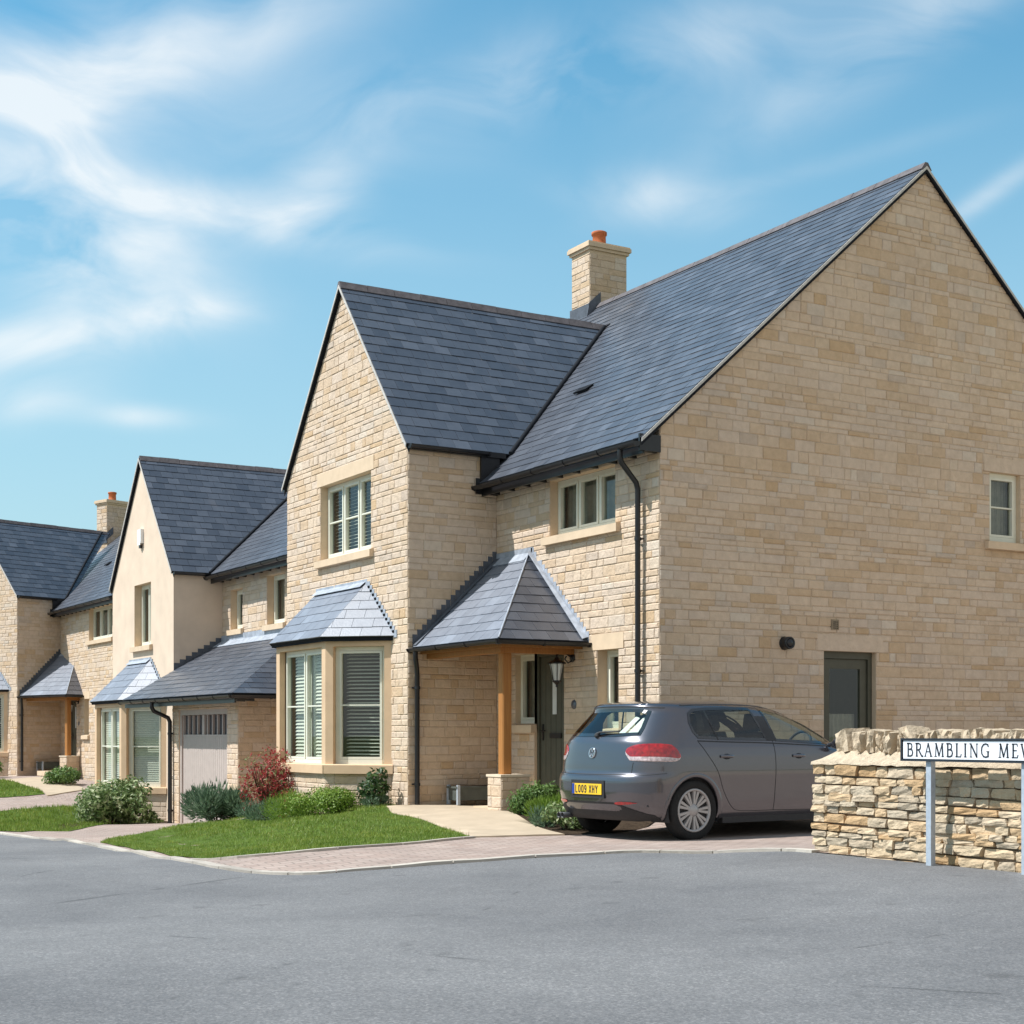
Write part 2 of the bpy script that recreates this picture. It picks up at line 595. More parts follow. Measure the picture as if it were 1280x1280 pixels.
ASPHALT = mat_asphalt()
PAVING = mat_paving()
GRAVEL = mat_plain('pale_gravel', (0.47, 0.385, 0.29), 0.95, 0.1, 60, 0.3, 0.8, bdist=0.01)
KERB = mat_plain('kerb_setts', (0.46, 0.42, 0.37), 0.9, 0.15, 12, 0.2, 0.4)
PATH = mat_plain('sandstone_path', (0.43, 0.345, 0.25), 0.9, 0.15, 3, 0.1, 0.4)
LAWNB = mat_plain('lawn_soil', (0.07, 0.11, 0.02), 0.95, 0.1, 6, 0.35, 0.6, bdist=0.02)
FIELD = mat_plain('meadow', (0.09, 0.12, 0.035), 0.95, 0.1, 0.4, 0.4, 0.4, bdist=0.03)


def mat_leaf(name, stops, rough=0.5, trans=0.35, patch=0.0):
    m, nt, b = newmat(name)
    g = nt.nodes.new('ShaderNodeNewGeometry')
    c = ramp(nt, g.outputs['Random Per Island'], stops)
    if patch:
        pn = noise(nt, 1.7, 5, 0.65)
        c = mixc(nt, patch, c, ramp(nt, pn, [(0.32, (0.60, 0.72, 0.55)), (0.5, (1, 1, 1)), (0.70, (1.45, 1.22, 1.3))]), 'MULTIPLY')
    nt.links.new(c, b.inputs['Base Color'])
    b.inputs['Roughness'].default_value = rough
    b.inputs['Specular IOR Level'].default_value = 0.35
    out = nt.nodes['Material Output']
    tl = node(nt, 'ShaderNodeBsdfTranslucent')
    nt.links.new(c, tl.inputs[0])
    mx = node(nt, 'ShaderNodeMixShader')
    mx.inputs[0].default_value = trans
    nt.links.new(b.outputs[0], mx.inputs[1]); nt.links.new(tl.outputs[0], mx.inputs[2])
    nt.links.new(mx.outputs[0], out.inputs[0])
    return m


GRASS = mat_leaf('grass_blades', [(0, (0.125, 0.19, 0.025)), (0.5, (0.195, 0.28, 0.04)), (0.85, (0.26, 0.345, 0.06)), (1, (0.34, 0.33, 0.12))], patch=0.9)
LF_GREEN = mat_leaf('leaf_green', [(0, (0.05, 0.10, 0.02)), (0.5, (0.10, 0.18, 0.04)), (1, (0.20, 0.30, 0.09))])
LF_LIME = mat_leaf('leaf_lime', [(0, (0.10, 0.18, 0.02)), (0.5, (0.17, 0.27, 0.035)), (1, (0.26, 0.36, 0.07))])
LF_BLUE = mat_leaf('leaf_bluegreen', [(0, (0.06, 0.11, 0.06)), (0.5, (0.12, 0.19, 0.11)), (1, (0.22, 0.30, 0.19))])
LF_VARI = mat_leaf('leaf_variegated', [(0, (0.07, 0.12, 0.03)), (0.4, (0.13, 0.20, 0.06)), (0.75, (0.27, 0.34, 0.14)), (1, (0.50, 0.52, 0.32))])
LF_RED = mat_leaf('leaf_red', [(0, (0.22, 0.025, 0.025)), (0.45, (0.38, 0.05, 0.05)), (0.62, (0.42, 0.10, 0.085)), (0.78, (0.26, 0.19, 0.08)), (1, (0.16, 0.22, 0.08))])
LF_DARK = mat_leaf('leaf_dark', [(0, (0.02, 0.05, 0.015)), (0.6, (0.05, 0.10, 0.03)), (1, (0.10, 0.17, 0.05))])
TWIG = mat_plain('twig', (0.10, 0.065, 0.04), 0.9, 0.1, 20, 0.3)

# ------------------------------------------------------------------ terrain height
TP = [(0.0, 0.0, 0.0), (-1.4, 3.9, 0.0), (-1.4, 8.2, -0.08), (-1.1, 1.9, 0.0), (3.0, -1.0, -0.02), (8.0, -2.0, 0.0), (1.6, -2.0, -0.13), (-1.9, -4.9, -0.03), (-1.9, -8.0, -0.03), (-10.9, -14.9, -0.12), (-6.0, -12.0, -0.08), (-14.0, -15.0, -0.15), (-2.24, -6.5, -0.03), (-1.5, 10.0, -0.72), (-1.5, 15.0, -0.8), (-1.0, 19.5, -0.74), (-4.0, 12.0, -0.72), (-5.5, 8.5, -0.6), (4.0, 12.0, -0.8), (4.0, 17.0, -0.8), (-5.42, 10.33, -0.599), (-6.07, 13.63, -0.647), (-9.11, 7.29, -0.498), (-8.04, 20.61, -0.714), (-1.13, 28.14, -0.191), (-0.35, 26.51, -0.228), (-2.51, 19.07, -0.444), (-3.97, 17.03, -0.5), (-0.53, 23.13, -0.338), (-5.27, 30.59, -0.476), (-5.02, -1.42, -0.116), (-2.9, -0.58, -0.131), (-2.82, 2.63, -0.059), (-3.28, 4.41, -0.215), (-2.03, -0.98, -0.112), (-8.04, -10.09, -0.081), (-9.14, -9.43, -0.081), (-5.67, 4.44, -0.427), (-4.6, 5.78, -0.44), (-3.06, 8.35, -0.505), (-2.23, 11.58, -0.659), (-3.12, 6.06, -0.313), (-3.77, 9.36, -0.574), (-5.31, 7.71, -0.528), (-3.0, 9.5, -0.74), (-0.1, 6.5, 0.0), (-1.6, 7.6, -0.12), (-1.9, -1.9, -0.12), (-0.7, -0.9, -0.12), (-1.3, -2.3, -0.107), (-5.75, 14.0, -0.7), (-5.3, 8.2, -0.552), (-5.42, 5.7, -0.474), (-5.62, 3.2, -0.393), (-5.82, 1.2, -0.329), (-5.97, -0.3, -0.276), (-6.02, -1.3, -0.252), (-5.9, -2.05, -0.258), (-5.6, -2.55, -0.243), (-5.13, -2.78, -0.19), (-4.4, -2.9, -0.157), (-3.45, -3.2, -0.119), (-2.75, -3.5, -0.09), (-6.6, 1.2, -0.33), (-6.8, -1.2, -0.25), (-6.3, 4.0, -0.42), (-5.3, -0.95, -0.2), (-4.2, -0.9, -0.15)]


def terr(x, y):
    sw = sz = 0.0
    for (a, b, c) in TP:
        d2 = (a - x) ** 2 + (b - y) ** 2
        w = 1.0 / (d2 + .25) ** 2
        sw += w; sz += w * c
    return sz / sw


def sheet(name, poly, dz, mat, cell=0.5, skirt=0.0):
    mb = MB()
    cache = {}

    def P(p):
        k = (round(p[0], 3), round(p[1], 3))
        if k not in cache:
            cache[k] = (p[0], p[1], terr(p[0], p[1]) + dz)
        return cache[k]
    poly = ccw(poly)
    xs = [p[0] for p in poly]; ys = [p[1] for p in poly]
    i0, i1 = math.floor(min(xs) / cell), math.ceil(max(xs) / cell)
    j0, j1 = math.floor(min(ys) / cell), math.ceil(max(ys) / cell)
    for i in range(i0, i1):
        for j in range(j0, j1):
            c = dedupe(clip_rect(poly, i * cell, (i + 1) * cell, j * cell, (j + 1) * cell))
            if len(c) >= 3 and abs(area(c)) > 1e-5:
                mb.face([P(p) for p in c], 0, True)
    if skirt:
        n = len(poly)
        for i in range(n):
            p, q = poly[i], poly[(i + 1) % n]
            k = max(1, int(math.hypot(q[0] - p[0], q[1] - p[1]) / 0.3))
            for s in range(k):
                a = (p[0] + (q[0] - p[0]) * s / k, p[1] + (q[1] - p[1]) * s / k)
                b = (p[0] + (q[0] - p[0]) * (s + 1) / k, p[1] + (q[1] - p[1]) * (s + 1) / k)
                za, zb = terr(*a) + dz, terr(*b) + dz
                mb.face([(a[0], a[1], za - skirt), (b[0], b[1], zb - skirt), (b[0], b[1], zb), (a[0], a[1], za)])
    return mb.build(name, mat, weld=0.0005)


def smooth_line(pts, k=4):
    out = []
    n = len(pts)
    for i in range(n - 1):
        p0 = pts[max(0, i - 1)]; p1 = pts[i]; p2 = pts[i + 1]; p3 = pts[min(n - 1, i + 2)]
        for j in range(k):
            t = j / k
            out.append(tuple(0.5 * ((2 * p1[d]) + (-p0[d] + p2[d]) * t + (2 * p0[d] - 5 * p1[d] + 4 * p2[d] - p3[d]) * t * t
                                    + (-p0[d] + 3 * p1[d] - 3 * p2[d] + p3[d]) * t ** 3) for d in range(2)))
    out.append(pts[-1])
    return out


def strip(name, pts, width, h, mat, joint=0.0, dz=0.0):
    """raised ribbon along a plan polyline, optionally broken into blocks"""
    mb = MB()
    pts2 = []
    for i in range(len(pts) - 1):
        p, q = pts[i], pts[i + 1]
        L = math.hypot(q[0] - p[0], q[1] - p[1])
        k = max(1, int(L / 0.25))
        for s in range(k):
            pts2.append((p[0] + (q[0] - p[0]) * s / k, p[1] + (q[1] - p[1]) * s / k))
    pts2.append(pts[-1])
    prev = None
    rows = []
    for i, p in enumerate(pts2):
        a = pts2[max(0, i - 1)]; b = pts2[min(len(pts2) - 1, i + 1)]
        d = Vector((b[0] - a[0], b[1] - a[1])).normalized()
        n = Vector((-d.y, d.x)) * width / 2
        z = terr(*p) + dz
        rows.append([(p[0] - n.x, p[1] - n.y, z - 0.1), (p[0] - n.x, p[1] - n.y, z + h), (p[0] + n.x, p[1] + n.y, z + h), (p[0] + n.x, p[1] + n.y, z - 0.1)])
    if joint:
        k = 0
        while k < len(rows) - 1:
            n_ = min(2 if k % 3 else 3, len(rows) - 1 - k)
            seg = [list(map(Vector, r_)) for r_ in rows[k:k + n_ + 1]]
            d0 = (seg[1][0] - seg[0][0]).normalized() * joint
            seg[0] = [p + d0 for p in seg[0]]; seg[-1] = [p - d0 for p in seg[-1]]
            mb.grid(seg, 0, False)
            mb.face(seg[0]); mb.face(list(reversed(seg[-1])))
            k += n_
    else:
        mb.grid(rows, 0, False)
    return mb.build(name, mat)


KL = smooth_line([(-6.9, 60), (-6.3, 30), (-5.75, 14), (-5.42, 10.3), (-5.32, 8.2), (-5.42, 5.7), (-5.62, 3.2), (-5.82, 1.2), (-5.97, -0.3), (-6.02, -1.3),
                  (-5.9, -2.05), (-5.65, -2.55), (-5.13, -2.78), (-4.4, -2.9), (-3.45, -3.2), (-2.75, -3.5), (-2.35, -4.05), (-1.98, -4.75)], 4)
K = KL + [(-2.0, -7.5), (-2.0, -40)]
KERBR = mat_stone('kerb_blocks', [(0, (0.34, 0.31, 0.27)), (0.5, (0.44, 0.40, 0.35)), (1, (0.52, 0.48, 0.42))], bstr=0.5)
# far ground, to the horizon
gm = MB()
rings = [0, 6, 12, 20, 30, 45, 70, 120, 250, 600, 1500]
for a in range(48):
    t0, t1 = a * math.pi / 24, (a + 1) * math.pi / 24
    for r0, r1 in zip(rings[:-1], rings[1:]):
        q = []
        for (r, t) in ((r0, t0), (r1, t0), (r1, t1), (r0, t1)):
            x, y = 1 + r * math.cos(t), 8 + r * math.sin(t)
            q.append((x, y, terr(x, y) - 0.5))
        if r0 == 0:
            q = [q[0], q[1], q[2]]
        gm.face(q, 0, True)
tag(gm.build('ground', FIELD, weld=0.0005), 'rough meadow earth stretching away behind the houses', 'ground', kind='structure')

road = K + [(-60, -40), (-60, 60)]
tag(sheet('road', [(x, y) for x, y in road], 0.0, ASPHALT, 1.0), 'grey asphalt road in the foreground', 'road', kind='structure')
pav = KL + [(-1.9, -6), (3.2, -6), (12, -6), (12, 0.3), (0.1, 0.3), (0.1, 8.3), (0.2, 28.2), (-3, 60)]
tag(sheet('driveway', pav, 0.006, PAVING, 0.5), 'pinkish block paved drive between the road and the houses', 'driveway', kind='structure')
tag(strip('kerb', KL + [(-1.96, -4.95)], 0.12, 0.022, KERBR, joint=0.006), 'pale flush kerb line along the asphalt edge', 'kerb', kind='structure')

tag(sheet('bounce_gravel', [(-1.55, -6), (25, -6), (25, -40), (-1.55, -40)], 0.0, GRAVEL, 2.0), 'unseen pale gravel added behind the dry stone wall to bounce warm light', 'gravel', kind='structure')  # added out of view so warm light bounces onto the gable

lawn1 = smooth_line([(-5.26, 5.2), (-5.37, 4.2), (-5.47, 3.0), (-5.66, 1.2), (-5.80, -0.2), (-5.60, -0.78), (-4.9, -0.98), (-3.9, -0.85), (-2.9, -0.58)], 4) + \
    smooth_line([(-2.9, -0.58), (-2.62, 0.3), (-2.46, 1.16), (-2.25, 2.2), (-2.08, 3.0), (-1.75, 3.85)], 3)[1:] + [(-1.5, 4.0), (-1.5, 7.9), (-3.0, 7.4), (-4.3, 6.5), (-5.0, 5.8)]
path1 = [(-1.75, 3.85), (-1.35, 3.9), (-1.35, 3.86), (0.05, 3.86), (0.05, 1.9), (-1.1, 1.75), (-1.55, 0.4), (-1.98, -0.99), (-2.9, -0.58),
         (-2.62, 0.3), (-2.46, 1.16), (-2.25, 2.2), (-2.08, 3.0)]
bed1 = [(-1.1, 1.75), (-1.55, 0.4), (-1.96, -0.95), (-1.4, -1.0), (-0.6, -0.55), (0.02, -0.1), (0.02, 1.85)]
lawn2 = [(-6.0, 18.0), (-4.83, 15.9), (-4.2, 15.9), (-3.07, 16.8), (-2.0, 17.7), (-1.1, 17.9), (-1.1, 15.3), (-2.4, 14.0), (-3.5, 12.6), (-5.05, 10.4), (-5.42, 11.0), (-5.75, 14.0)]
bed2 = [(-3.9, 12.6), (-2.5, 14.2), (-1.0, 15.0), (-1.0, 19), (-1.9, 18), (-2.4, 15.8), (-3.7, 13.5)]
path3 = [(-1.8, 26.6), (-0.5, 28.0), (0.4, 27.5), (-0.2, 26.0), (-0.85, 22.05), (-1.87, 21.7), (-1.7, 24.5)]
lawn3 = [(-6, 30), (-2.5, 28.6), (-1.8, 26.6), (-1.7, 24.5), (-1.88, 21.9), (-2.95, 21.75), (-4.05, 21.6), (-6, 21.5)]


def grass(name, poly, dens, label, hmin=0.02, hmax=0.048, wid=0.008):
    poly = ccw(poly)
    mb = MB()
    xs = [p[0] for p in poly]; ys = [p[1] for p in poly]
    x0, x1, y0, y1 = min(xs), max(xs), min(ys), max(ys)
    n = int((x1 - x0) * (y1 - y0) * dens)
    r = random.Random(name)

    def inside(x, y):
        c = False
        for i in range(len(poly)):
            a, b = poly[i], poly[i - 1]
            if (a[1] > y) != (b[1] > y) and x < (b[0] - a[0]) * (y - a[1]) / (b[1] - a[1]) + a[0]:
                c = not c
        return c
    cc = {}
    for _ in range(n):
        x, y = r.uniform(x0, x1), r.uniform(y0, y1)
        if not inside(x, y):
            continue
        k = (int(x * 4), int(y * 4))
        if k not in cc:
            cx, cy = k[0] / 4 , k[1] / 4
            g0 = terr(cx, cy); cc[k] = (g0, (terr(cx + .25, cy) - g0) * 4, (terr(cx, cy + .25) - g0) * 4, cx, cy)
        g0, gx, gy, cx, cy = cc[k]
        z = g0 + gx * (x - cx) + gy * (y - cy) + 0.008
        a = r.uniform(0, 6.28)
        h = r.uniform(hmin, hmax)
        if r.random() < 0.012: h *= 1.8
        dx, dy = math.cos(a) * wid / 2, math.sin(a) * wid / 2
        lx, ly = r.uniform(-.025, .025), r.uniform(-.025, .025)
        mb.face([(x - dx, y - dy, z), (x + dx, y + dy, z), (x + lx, y + ly, z + h)], 0)
    base = sheet('x', poly, 0.016, LAWNB, 0.4)
    bm = base.data
    # one object: turf sheet plus blades
    off = len(mb.v)
    mb.v.extend([v.co.copy() for v in bm.vertices])
    for p in bm.polygons:
        mb.f.append([off + i for i in p.vertices]); mb.m.append(1); mb.sm.append(True)
    bpy.data.objects.remove(base)
    o = mb.build(name, [GRASS, LAWNB])
    return tag(o, label, 'lawn', kind='stuff')


grass('lawn', lawn1, 2100, 'mown green front lawn sloping from the nearest house to the kerb')
grass('lawn', lawn2, 700, 'green verge with a low bank in front of the rendered middle house', 0.04, 0.08, 0.014)
grass('lawn', lawn3, 400, 'small green lawn by the pale path of the farthest house', 0.04, 0.08, 0.02)
tag(sheet('path', path1, 0.022, PATH, 0.4, 0.05), 'pale sandstone path leading from the drive up to the nearest porch', 'path', kind='structure')
tag(sheet('path', path3, 0.022, PATH, 0.4, 0.05), 'pale sandstone path leading to the far porch', 'path', kind='structure')
tag(sheet('planting_bed', bed1, 0.015, SOIL, 0.4), 'dark soil of the bed beside the nearest porch', 'soil', kind='structure')
tag(sheet('planting_bed', bed2, 0.02, SOIL, 0.4), 'dark soil of the bed under the middle bay window', 'soil', kind='structure')
lawn_front = smooth_line([(-5.9, -0.28), (-5.62, -0.84), (-4.9, -1.03), (-3.9, -0.90), (-2.9, -0.63)], 4)
tag(strip('path_edging', lawn_front, 0.06, 0.028, KERBR, joint=0.005), 'pale stone edging between lawn and paving', 'edging', kind='structure')

# ------------------------------------------------------------------ masonry and roofs


def stonewall(name, F, poly, holes=(), mats=None, parent=None, xf=None, seed=1, rows=(.065, .085, .1, .12, .145), lens=(.14, .45), prot=(.004, .011), joint=.006, label=None):
    r = random.Random(seed)
    mats = mats or [STONE, MORTAR]
    poly = ccw(poly)
    us = [p[0] for p in poly]; vs = [p[1] for p in poly]
    u0, u1, v0, v1 = min(us), max(us), min(vs), max(vs)
    mb = MB()
    # mortar sheet
    cuts = sorted(set([v0, v1] + [h[2] for h in holes] + [h[3] for h in holes]))
    cuts = [c for c in cuts if v0 <= c <= v1]
    for a, b in zip(cuts[:-1], cuts[1:]):
        for rc in sub_rects([(u0, u1, a, b)], holes):
            c = dedupe(clip_rect(poly, *rc))
            if len(c) >= 3:
                mb.face([F.p(p[0], p[1], 0) for p in c], 1)
    v = v0
    hs = (holes and [h for h in holes]) or []
    while v < v1 - 0.02:
        h = r.choice(rows) * r.uniform(.95, 1.05)
        vt = min(v + h, v1)
        # snap to opening edges
        for hh in hs:
            for e in (hh[2], hh[3]):
                if v < e < vt and abs(e - vt) < .035: vt = e
        u = u0 - r.uniform(0, lens[1] * .6)
        big = r.random()
        while u < u1:
            L = r.uniform(*lens) * (1.0 if big < .7 else .75)
            for rc in sub_rects([(max(u, u0), min(u + L, u1), v, vt)], hs):
                if rc[1] - rc[0] < .02 or rc[3] - rc[2] < .015:
                    continue
                j = joint / 2
                c = clip_rect(poly, rc[0] + j, rc[1] - j, rc[2] + j, rc[3] - j)
                c = dedupe(c, 2e-3)
                if len(c) < 3 or abs(area(c)) < 3e-4:
                    continue
                w = r.uniform(*prot)
                cu = sum(p[0] for p in c) / len(c); cv = sum(p[1] for p in c) / len(c)
                du = max(p[0] for p in c) - min(p[0] for p in c); dv = max(p[1] for p in c) - min(p[1] for p in c)
                bu, bv = min(.35, .010 / max(du, .01)), min(.35, .010 / max(dv, .01))
                out = [F.p(p[0], p[1], 0.001) for p in c]
                tw = r.uniform(-.003, .003)
                inn = [F.p(cu + (p[0] - cu) * (1 - 2 * bu), cv + (p[1] - cv) * (1 - 2 * bv), w + tw * (1 if p[0] > cu else -1)) for p in c]
                b0 = len(mb.v)
                n = len(c)
                mb.v.extend(out + inn)
                mb.f.append([b0 + n + i for i in range(n)]); mb.m.append(0); mb.sm.append(False)
                for i in range(n):
                    k = (i + 1) % n
                    mb.f.append([b0 + i, b0 + k, b0 + n + k, b0 + n + i]); mb.m.append(0); mb.sm.append(False)
            u += L
        v = vt
    o = mb.build(name, mats, parent, xf)
    if label: o['label'] = label
    return o


def plainwall(name, F, poly, holes=(), mat=None, parent=None, xf=None):
    mb = MB()
    poly = ccw(poly)
    us = [p[0] for p in poly]; vs = [p[1] for p in poly]
    cuts = sorted(set([min(vs), max(vs)] + [h[2] for h in holes] + [h[3] for h in holes]))
    for a, b in zip(cuts[:-1], cuts[1:]):
        for rc in sub_rects([(min(us), max(us), a, b)], holes):
            c = dedupe(clip_rect(poly, *rc))
            if len(c) >= 3:
                mb.face([F.p(p[0], p[1], 0) for p in c], 0)
    return mb.build(name, mat, parent, xf)


def slateroof(name, F, poly, mat=None, parent=None, xf=None, seed=1, gauge=.24, width=.3, label=None, thick=.05):
    """F: U along the eaves, V up the slope"""
    r = random.Random(seed)
    mat = mat or SLATE
    poly = ccw(poly)
    us = [p[0] for p in poly]; vs = [p[1] for p in poly]
    u0, u1, v0, v1 = min(us), max(us), min(vs), max(vs)
    mb = MB()
    mb.prism([F.p(p[0], p[1], -.004) for p in poly], -F.N * thick, 1)
    nrow = max(1, round((v1 - v0) / gauge)); g = (v1 - v0) / nrow
    for i in range(nrow):
        a, b = v0 + i * g, v0 + (i + 1) * g
        u = u0 - width * (0.5 if i % 2 else 0.02) - r.uniform(0, .02)
        while u < u1:
            w = width * r.uniform(.96, 1.04)
            jl = a + r.uniform(-.004, .004)
            c = dedupe(clip_rect(poly, u + .0025, u + w - .0025, jl, b + .01), 1e-3)
            if len(c) >= 3 and abs(area(c)) > 1e-4:
                lift = r.uniform(.006, .011)
                lo = min(p[1] for p in c)
                top = [F.p(p[0], p[1], .002 + lift * (1 - (p[1] - a) / (g + .012))) for p in c]
                b0 = len(mb.v); n = len(c)
                bot = [F.p(p[0], p[1], -.003) for p in c]
                mb.v.extend(top + bot)
                mb.f.append([b0 + k for k in range(n)]); mb.m.append(0); mb.sm.append(False)
                for k in range(n):
                    k2 = (k + 1) % n
                    mb.f.append([b0 + k2, b0 + k, b0 + n + k, b0 + n + k2]); mb.m.append(0); mb.sm.append(False)
            u += w
    o = mb.build(name, [mat, SLATEEDGE], parent, xf)
    if label: o['label'] = label
    return o


def ridge(name, a, b, parent, xf=None, pitch=1.0, size=.095, seg=.45, mat=None):
    a, b = Vector(a), Vector(b)
    d = b - a; L = d.length; t = d.normalized()
    side = Vector((t.y, -t.x, 0)).normalized()
    mb = MB()
    n = max(1, round(L / seg))
    r = random.Random(int(L * 1000))
    for i in range(n):
        p, q = a + d * (i / n) + t * .004, a + d * ((i + 1) / n) - t * .004
        dz = r.uniform(-.004, .006)
        prof = [(-size, -size * pitch), (-.025, .012 + dz), (.025, .012 + dz), (size, -size * pitch), (size - .02, -size * pitch - .01), (0, -.03), (-size + .02, -size * pitch - .01)]
        rows = [[c + side * x + Vector((0, 0, z + .03)) for x, z in prof] for c in (p, q)]
        mb.grid([rows[0], rows[1]], 0, False, close_u=True)
        mb.face(list(reversed(rows[0]))); mb.face(rows[1])
    return mb.build(name, mat or RIDGE, parent, xf)


def gutter(name, a, b, parent, xf=None, r=.055, brackets=True, out=None):
    """half-round gutter from a to b with end stops and brackets"""
    a, b = Vector(a), Vector(b)
    t = (b - a).normalized()
    side = Vector((t.y, -t.x, 0))
    mb = MB()
    n = 8

    def sec(c, rr):
        return [c + side * math.cos(math.pi + k * math.pi / n) * rr + Vector((0, 0, math.sin(math.pi + k * math.pi / n) * rr)) for k in range(n + 1)]
    mb.grid([sec(a, r), sec(b, r)], 0, True)
    mb.grid([sec(b, r - .006), sec(a, r - .006)], 0, True)
    for c in (a, b):
        mb.face(sec(c, r))
    L = (b - a).length
    k = max(2, round(L / .8))
    for i in range(k + 1):
        c = a + (b - a) * (i / k)
        mb.grid([sec(c - t * .015, r + .008), sec(c + t * .015, r + .008)], 0, True)
        for e in (sec(c - t * .015, r + .008), sec(c + t * .015, r + .008)):
            mb.face(e)
    return mb.build(name, BLACK, parent, xf)


def pipe(name, pts, parent, xf=None, r=.034, clips=(), wall_dir=(1, 0, 0)):
    mb = MB()
    mb.tube(pts, r, 12)
    wd = Vector(wall_dir)
    for (x, y, z) in clips:
        mb.tube([(x, y, z - .02), (x, y, z + .02)], r + .008, 12)
        c = Vector((x, y, z))
        s_ = Vector((wd.y, wd.x, 0)) * .06
        mb.tube([c - s_ + wd * .04, c + s_ + wd * .04], .013, 6)
    return mb.build(name, BLACK, parent, xf)


def window(F, u0, u1, v0, v1, parent, xf=None, lights=2, bar=True, reveal=.12, blind=None, sill=True, lintel=None, revmat=None, fmat=None, fw=.05, sillmat=None, seed=0, sill_over=.1, open_top=False, name='window', lintel_over=.12, lintel_h=.2, label=None):
    """opening u0..u1 x v0..v1 in frame F (N outward)"""
    fmat = fmat or FRAMEP
    sillmat = sillmat or DRESSED
    w = -reveal
    mb = MB()
    d = .06
    # outer frame
    e = .002
    mb.fbox(F, u0 + e, u0 + fw, v0 + e, v1 - e, w - d, w)
    mb.fbox(F, u1 - fw, u1 - e, v0 + e, v1 - e, w - d, w)
    mb.fbox(F, u0 + fw, u1 - fw, v1 - fw, v1 - e, w - d, w)
    mb.fbox(F, u0 + fw, u1 - fw, v0 + e, v0 + fw + .01, w - d, w + .012)
    W = (u1 - u0 - 2 * fw)
    lw = W / lights
    panes = []
    for i in range(lights):
        a, b = u0 + fw + i * lw, u0 + fw + (i + 1) * lw
        if i > 0:
            mb.fbox(F, a - .022, a + .022, v0 + fw + .01, v1 - fw, w - d, w - .003)
            a += .022
        if i < lights - 1:
            b -= .022
        c, dd = v0 + fw + .01, v1 - fw
        s = .035
        # casement sash, proud
        mb.fbox(F, a + .003, a + s, c + .003, dd - .003, w - d + .01, w + .012)
        mb.fbox(F, b - s, b - .003, c + .003, dd - .003, w - d + .01, w + .012)
        mb.fbox(F, a + s, b - s, c + .003, c + s, w - d + .01, w + .012)
        mb.fbox(F, a + s, b - s, dd - s, dd - .003, w - d + .01, w + .012)
        if bar:
            m = (c + dd) / 2
            mb.fbox(F, a + s, b - s, m - .010, m + .010, w - d + .02, w + .006)
        panes.append((a + s, b - s, c + s, dd - s))
    wo = mb.build(name, fmat, parent, xf)
    if label: wo['label'] = label
    pm = MB()
    for (a, b, c, dd) in panes:
        pm.face([F.p(a, c, w - .03), F.p(b, c, w - .03), F.p(b, dd, w - .03), F.p(a, dd, w - .03)])
    pm.build('pane', GLASS, wo, None)
    # room box behind
    rm = MB()
    D = -reveal - .9
    x0, x1, y0, y1 = u0 - .15, u1 + .15, v0 - .15, v1 + .12
    A = w - d - .002
    P = F.p
    rm.face([P(x0, y0, D), P(x1, y0, D), P(x1, y1, D), P(x0, y1, D)])
    rm.face([P(x0, y0, A), P(x0, y1, A), P(x0, y1, D), P(x0, y0, D)])
    rm.face([P(x1, y0, D), P(x1, y1, D), P(x1, y1, A), P(x1, y0, A)])
    rm.face([P(x0, y0, D), P(x0, y0, A), P(x1, y0, A), P(x1, y0, D)])
    rm.face([P(x0, y1, D), P(x1, y1, D), P(x1, y1, A), P(x0, y1, A)])
    rm.build('room_lining', DARKIN, wo, None)
    bw = w - d - (.045 if blind == 'closed' else .05)
    if blind == 'slats':
        bm_ = MB()
        v = v0 + fw + .02
        while v < v1 - fw:
            bm_.hexa([F.p(u0 + fw, v, bw), F.p(u0 + fw, v + .018, bw - .04), F.p(u1 - fw, v + .018, bw - .04), F.p(u1 - fw, v, bw),
                      F.p(u0 + fw, v + .003, bw), F.p(u0 + fw, v + .021, bw - .04), F.p(u1 - fw, v + .021, bw - .04), F.p(u1 - fw, v + .003, bw)])
            v += .052
        bm_.build('blind', BLIND, wo, None)
    elif blind == 'closed':
        bm_ = MB()
        v = v0 + fw + .02
        while v < v1 - fw:
            bm_.hexa([F.p(u0 + fw, v, bw + .03), F.p(u0 + fw, v + .03, bw + .012), F.p(u1 - fw, v + .03, bw + .012), F.p(u1 - fw, v, bw + .03),
                      F.p(u0 + fw, v + .014, bw + .03), F.p(u0 + fw, v + .046, bw + .012), F.p(u1 - fw, v + .046, bw + .012), F.p(u1 - fw, v + .014, bw + .03)])
            v += .045
        bm_.build('blind', BLIND, wo, None)
    elif blind == 'shutters':
        bm_ = MB()
        for (a, b, c, dd) in panes:
            bm_.fbox(F, a - .02, a + .03, c - .02, dd + .02, bw - .03, bw + .01)
            bm_.fbox(F, b - .03, b + .02, c - .02, dd + .02, bw - .03, bw + .01)
            v = c
            while v < dd:
                bm_.hexa([F.p(a + .03, v, bw + .005), F.p(a + .03, v + .04, bw - .025), F.p(b - .03, v + .04, bw - .025), F.p(b - .03, v, bw + .005),
                          F.p(a + .03, v + .008, bw + .005), F.p(a + .03, v + .048, bw - .025), F.p(b - .03, v + .048, bw - .025), F.p(b - .03, v + .008, bw + .005)])
                v += .052
        bm_.build('shutter', BLIND, wo, None)
    elif blind == 'curtain':
        cm = MB()
        rows = []
        for v in (v0, v1):
            rows.append([F.p(u0 + (u1 - u0) * k / 60, v, bw - .05 + .02 * math.sin(k * 1.3) + .008 * math.sin(k * 2.9)) for k in range(61)])
        cm.grid(rows, 0, True)
        cm.build('curtain', CURT, wo, None)
    # reveal lining of the opening
    rv = MB()
    e = .0
    A2 = w - .001
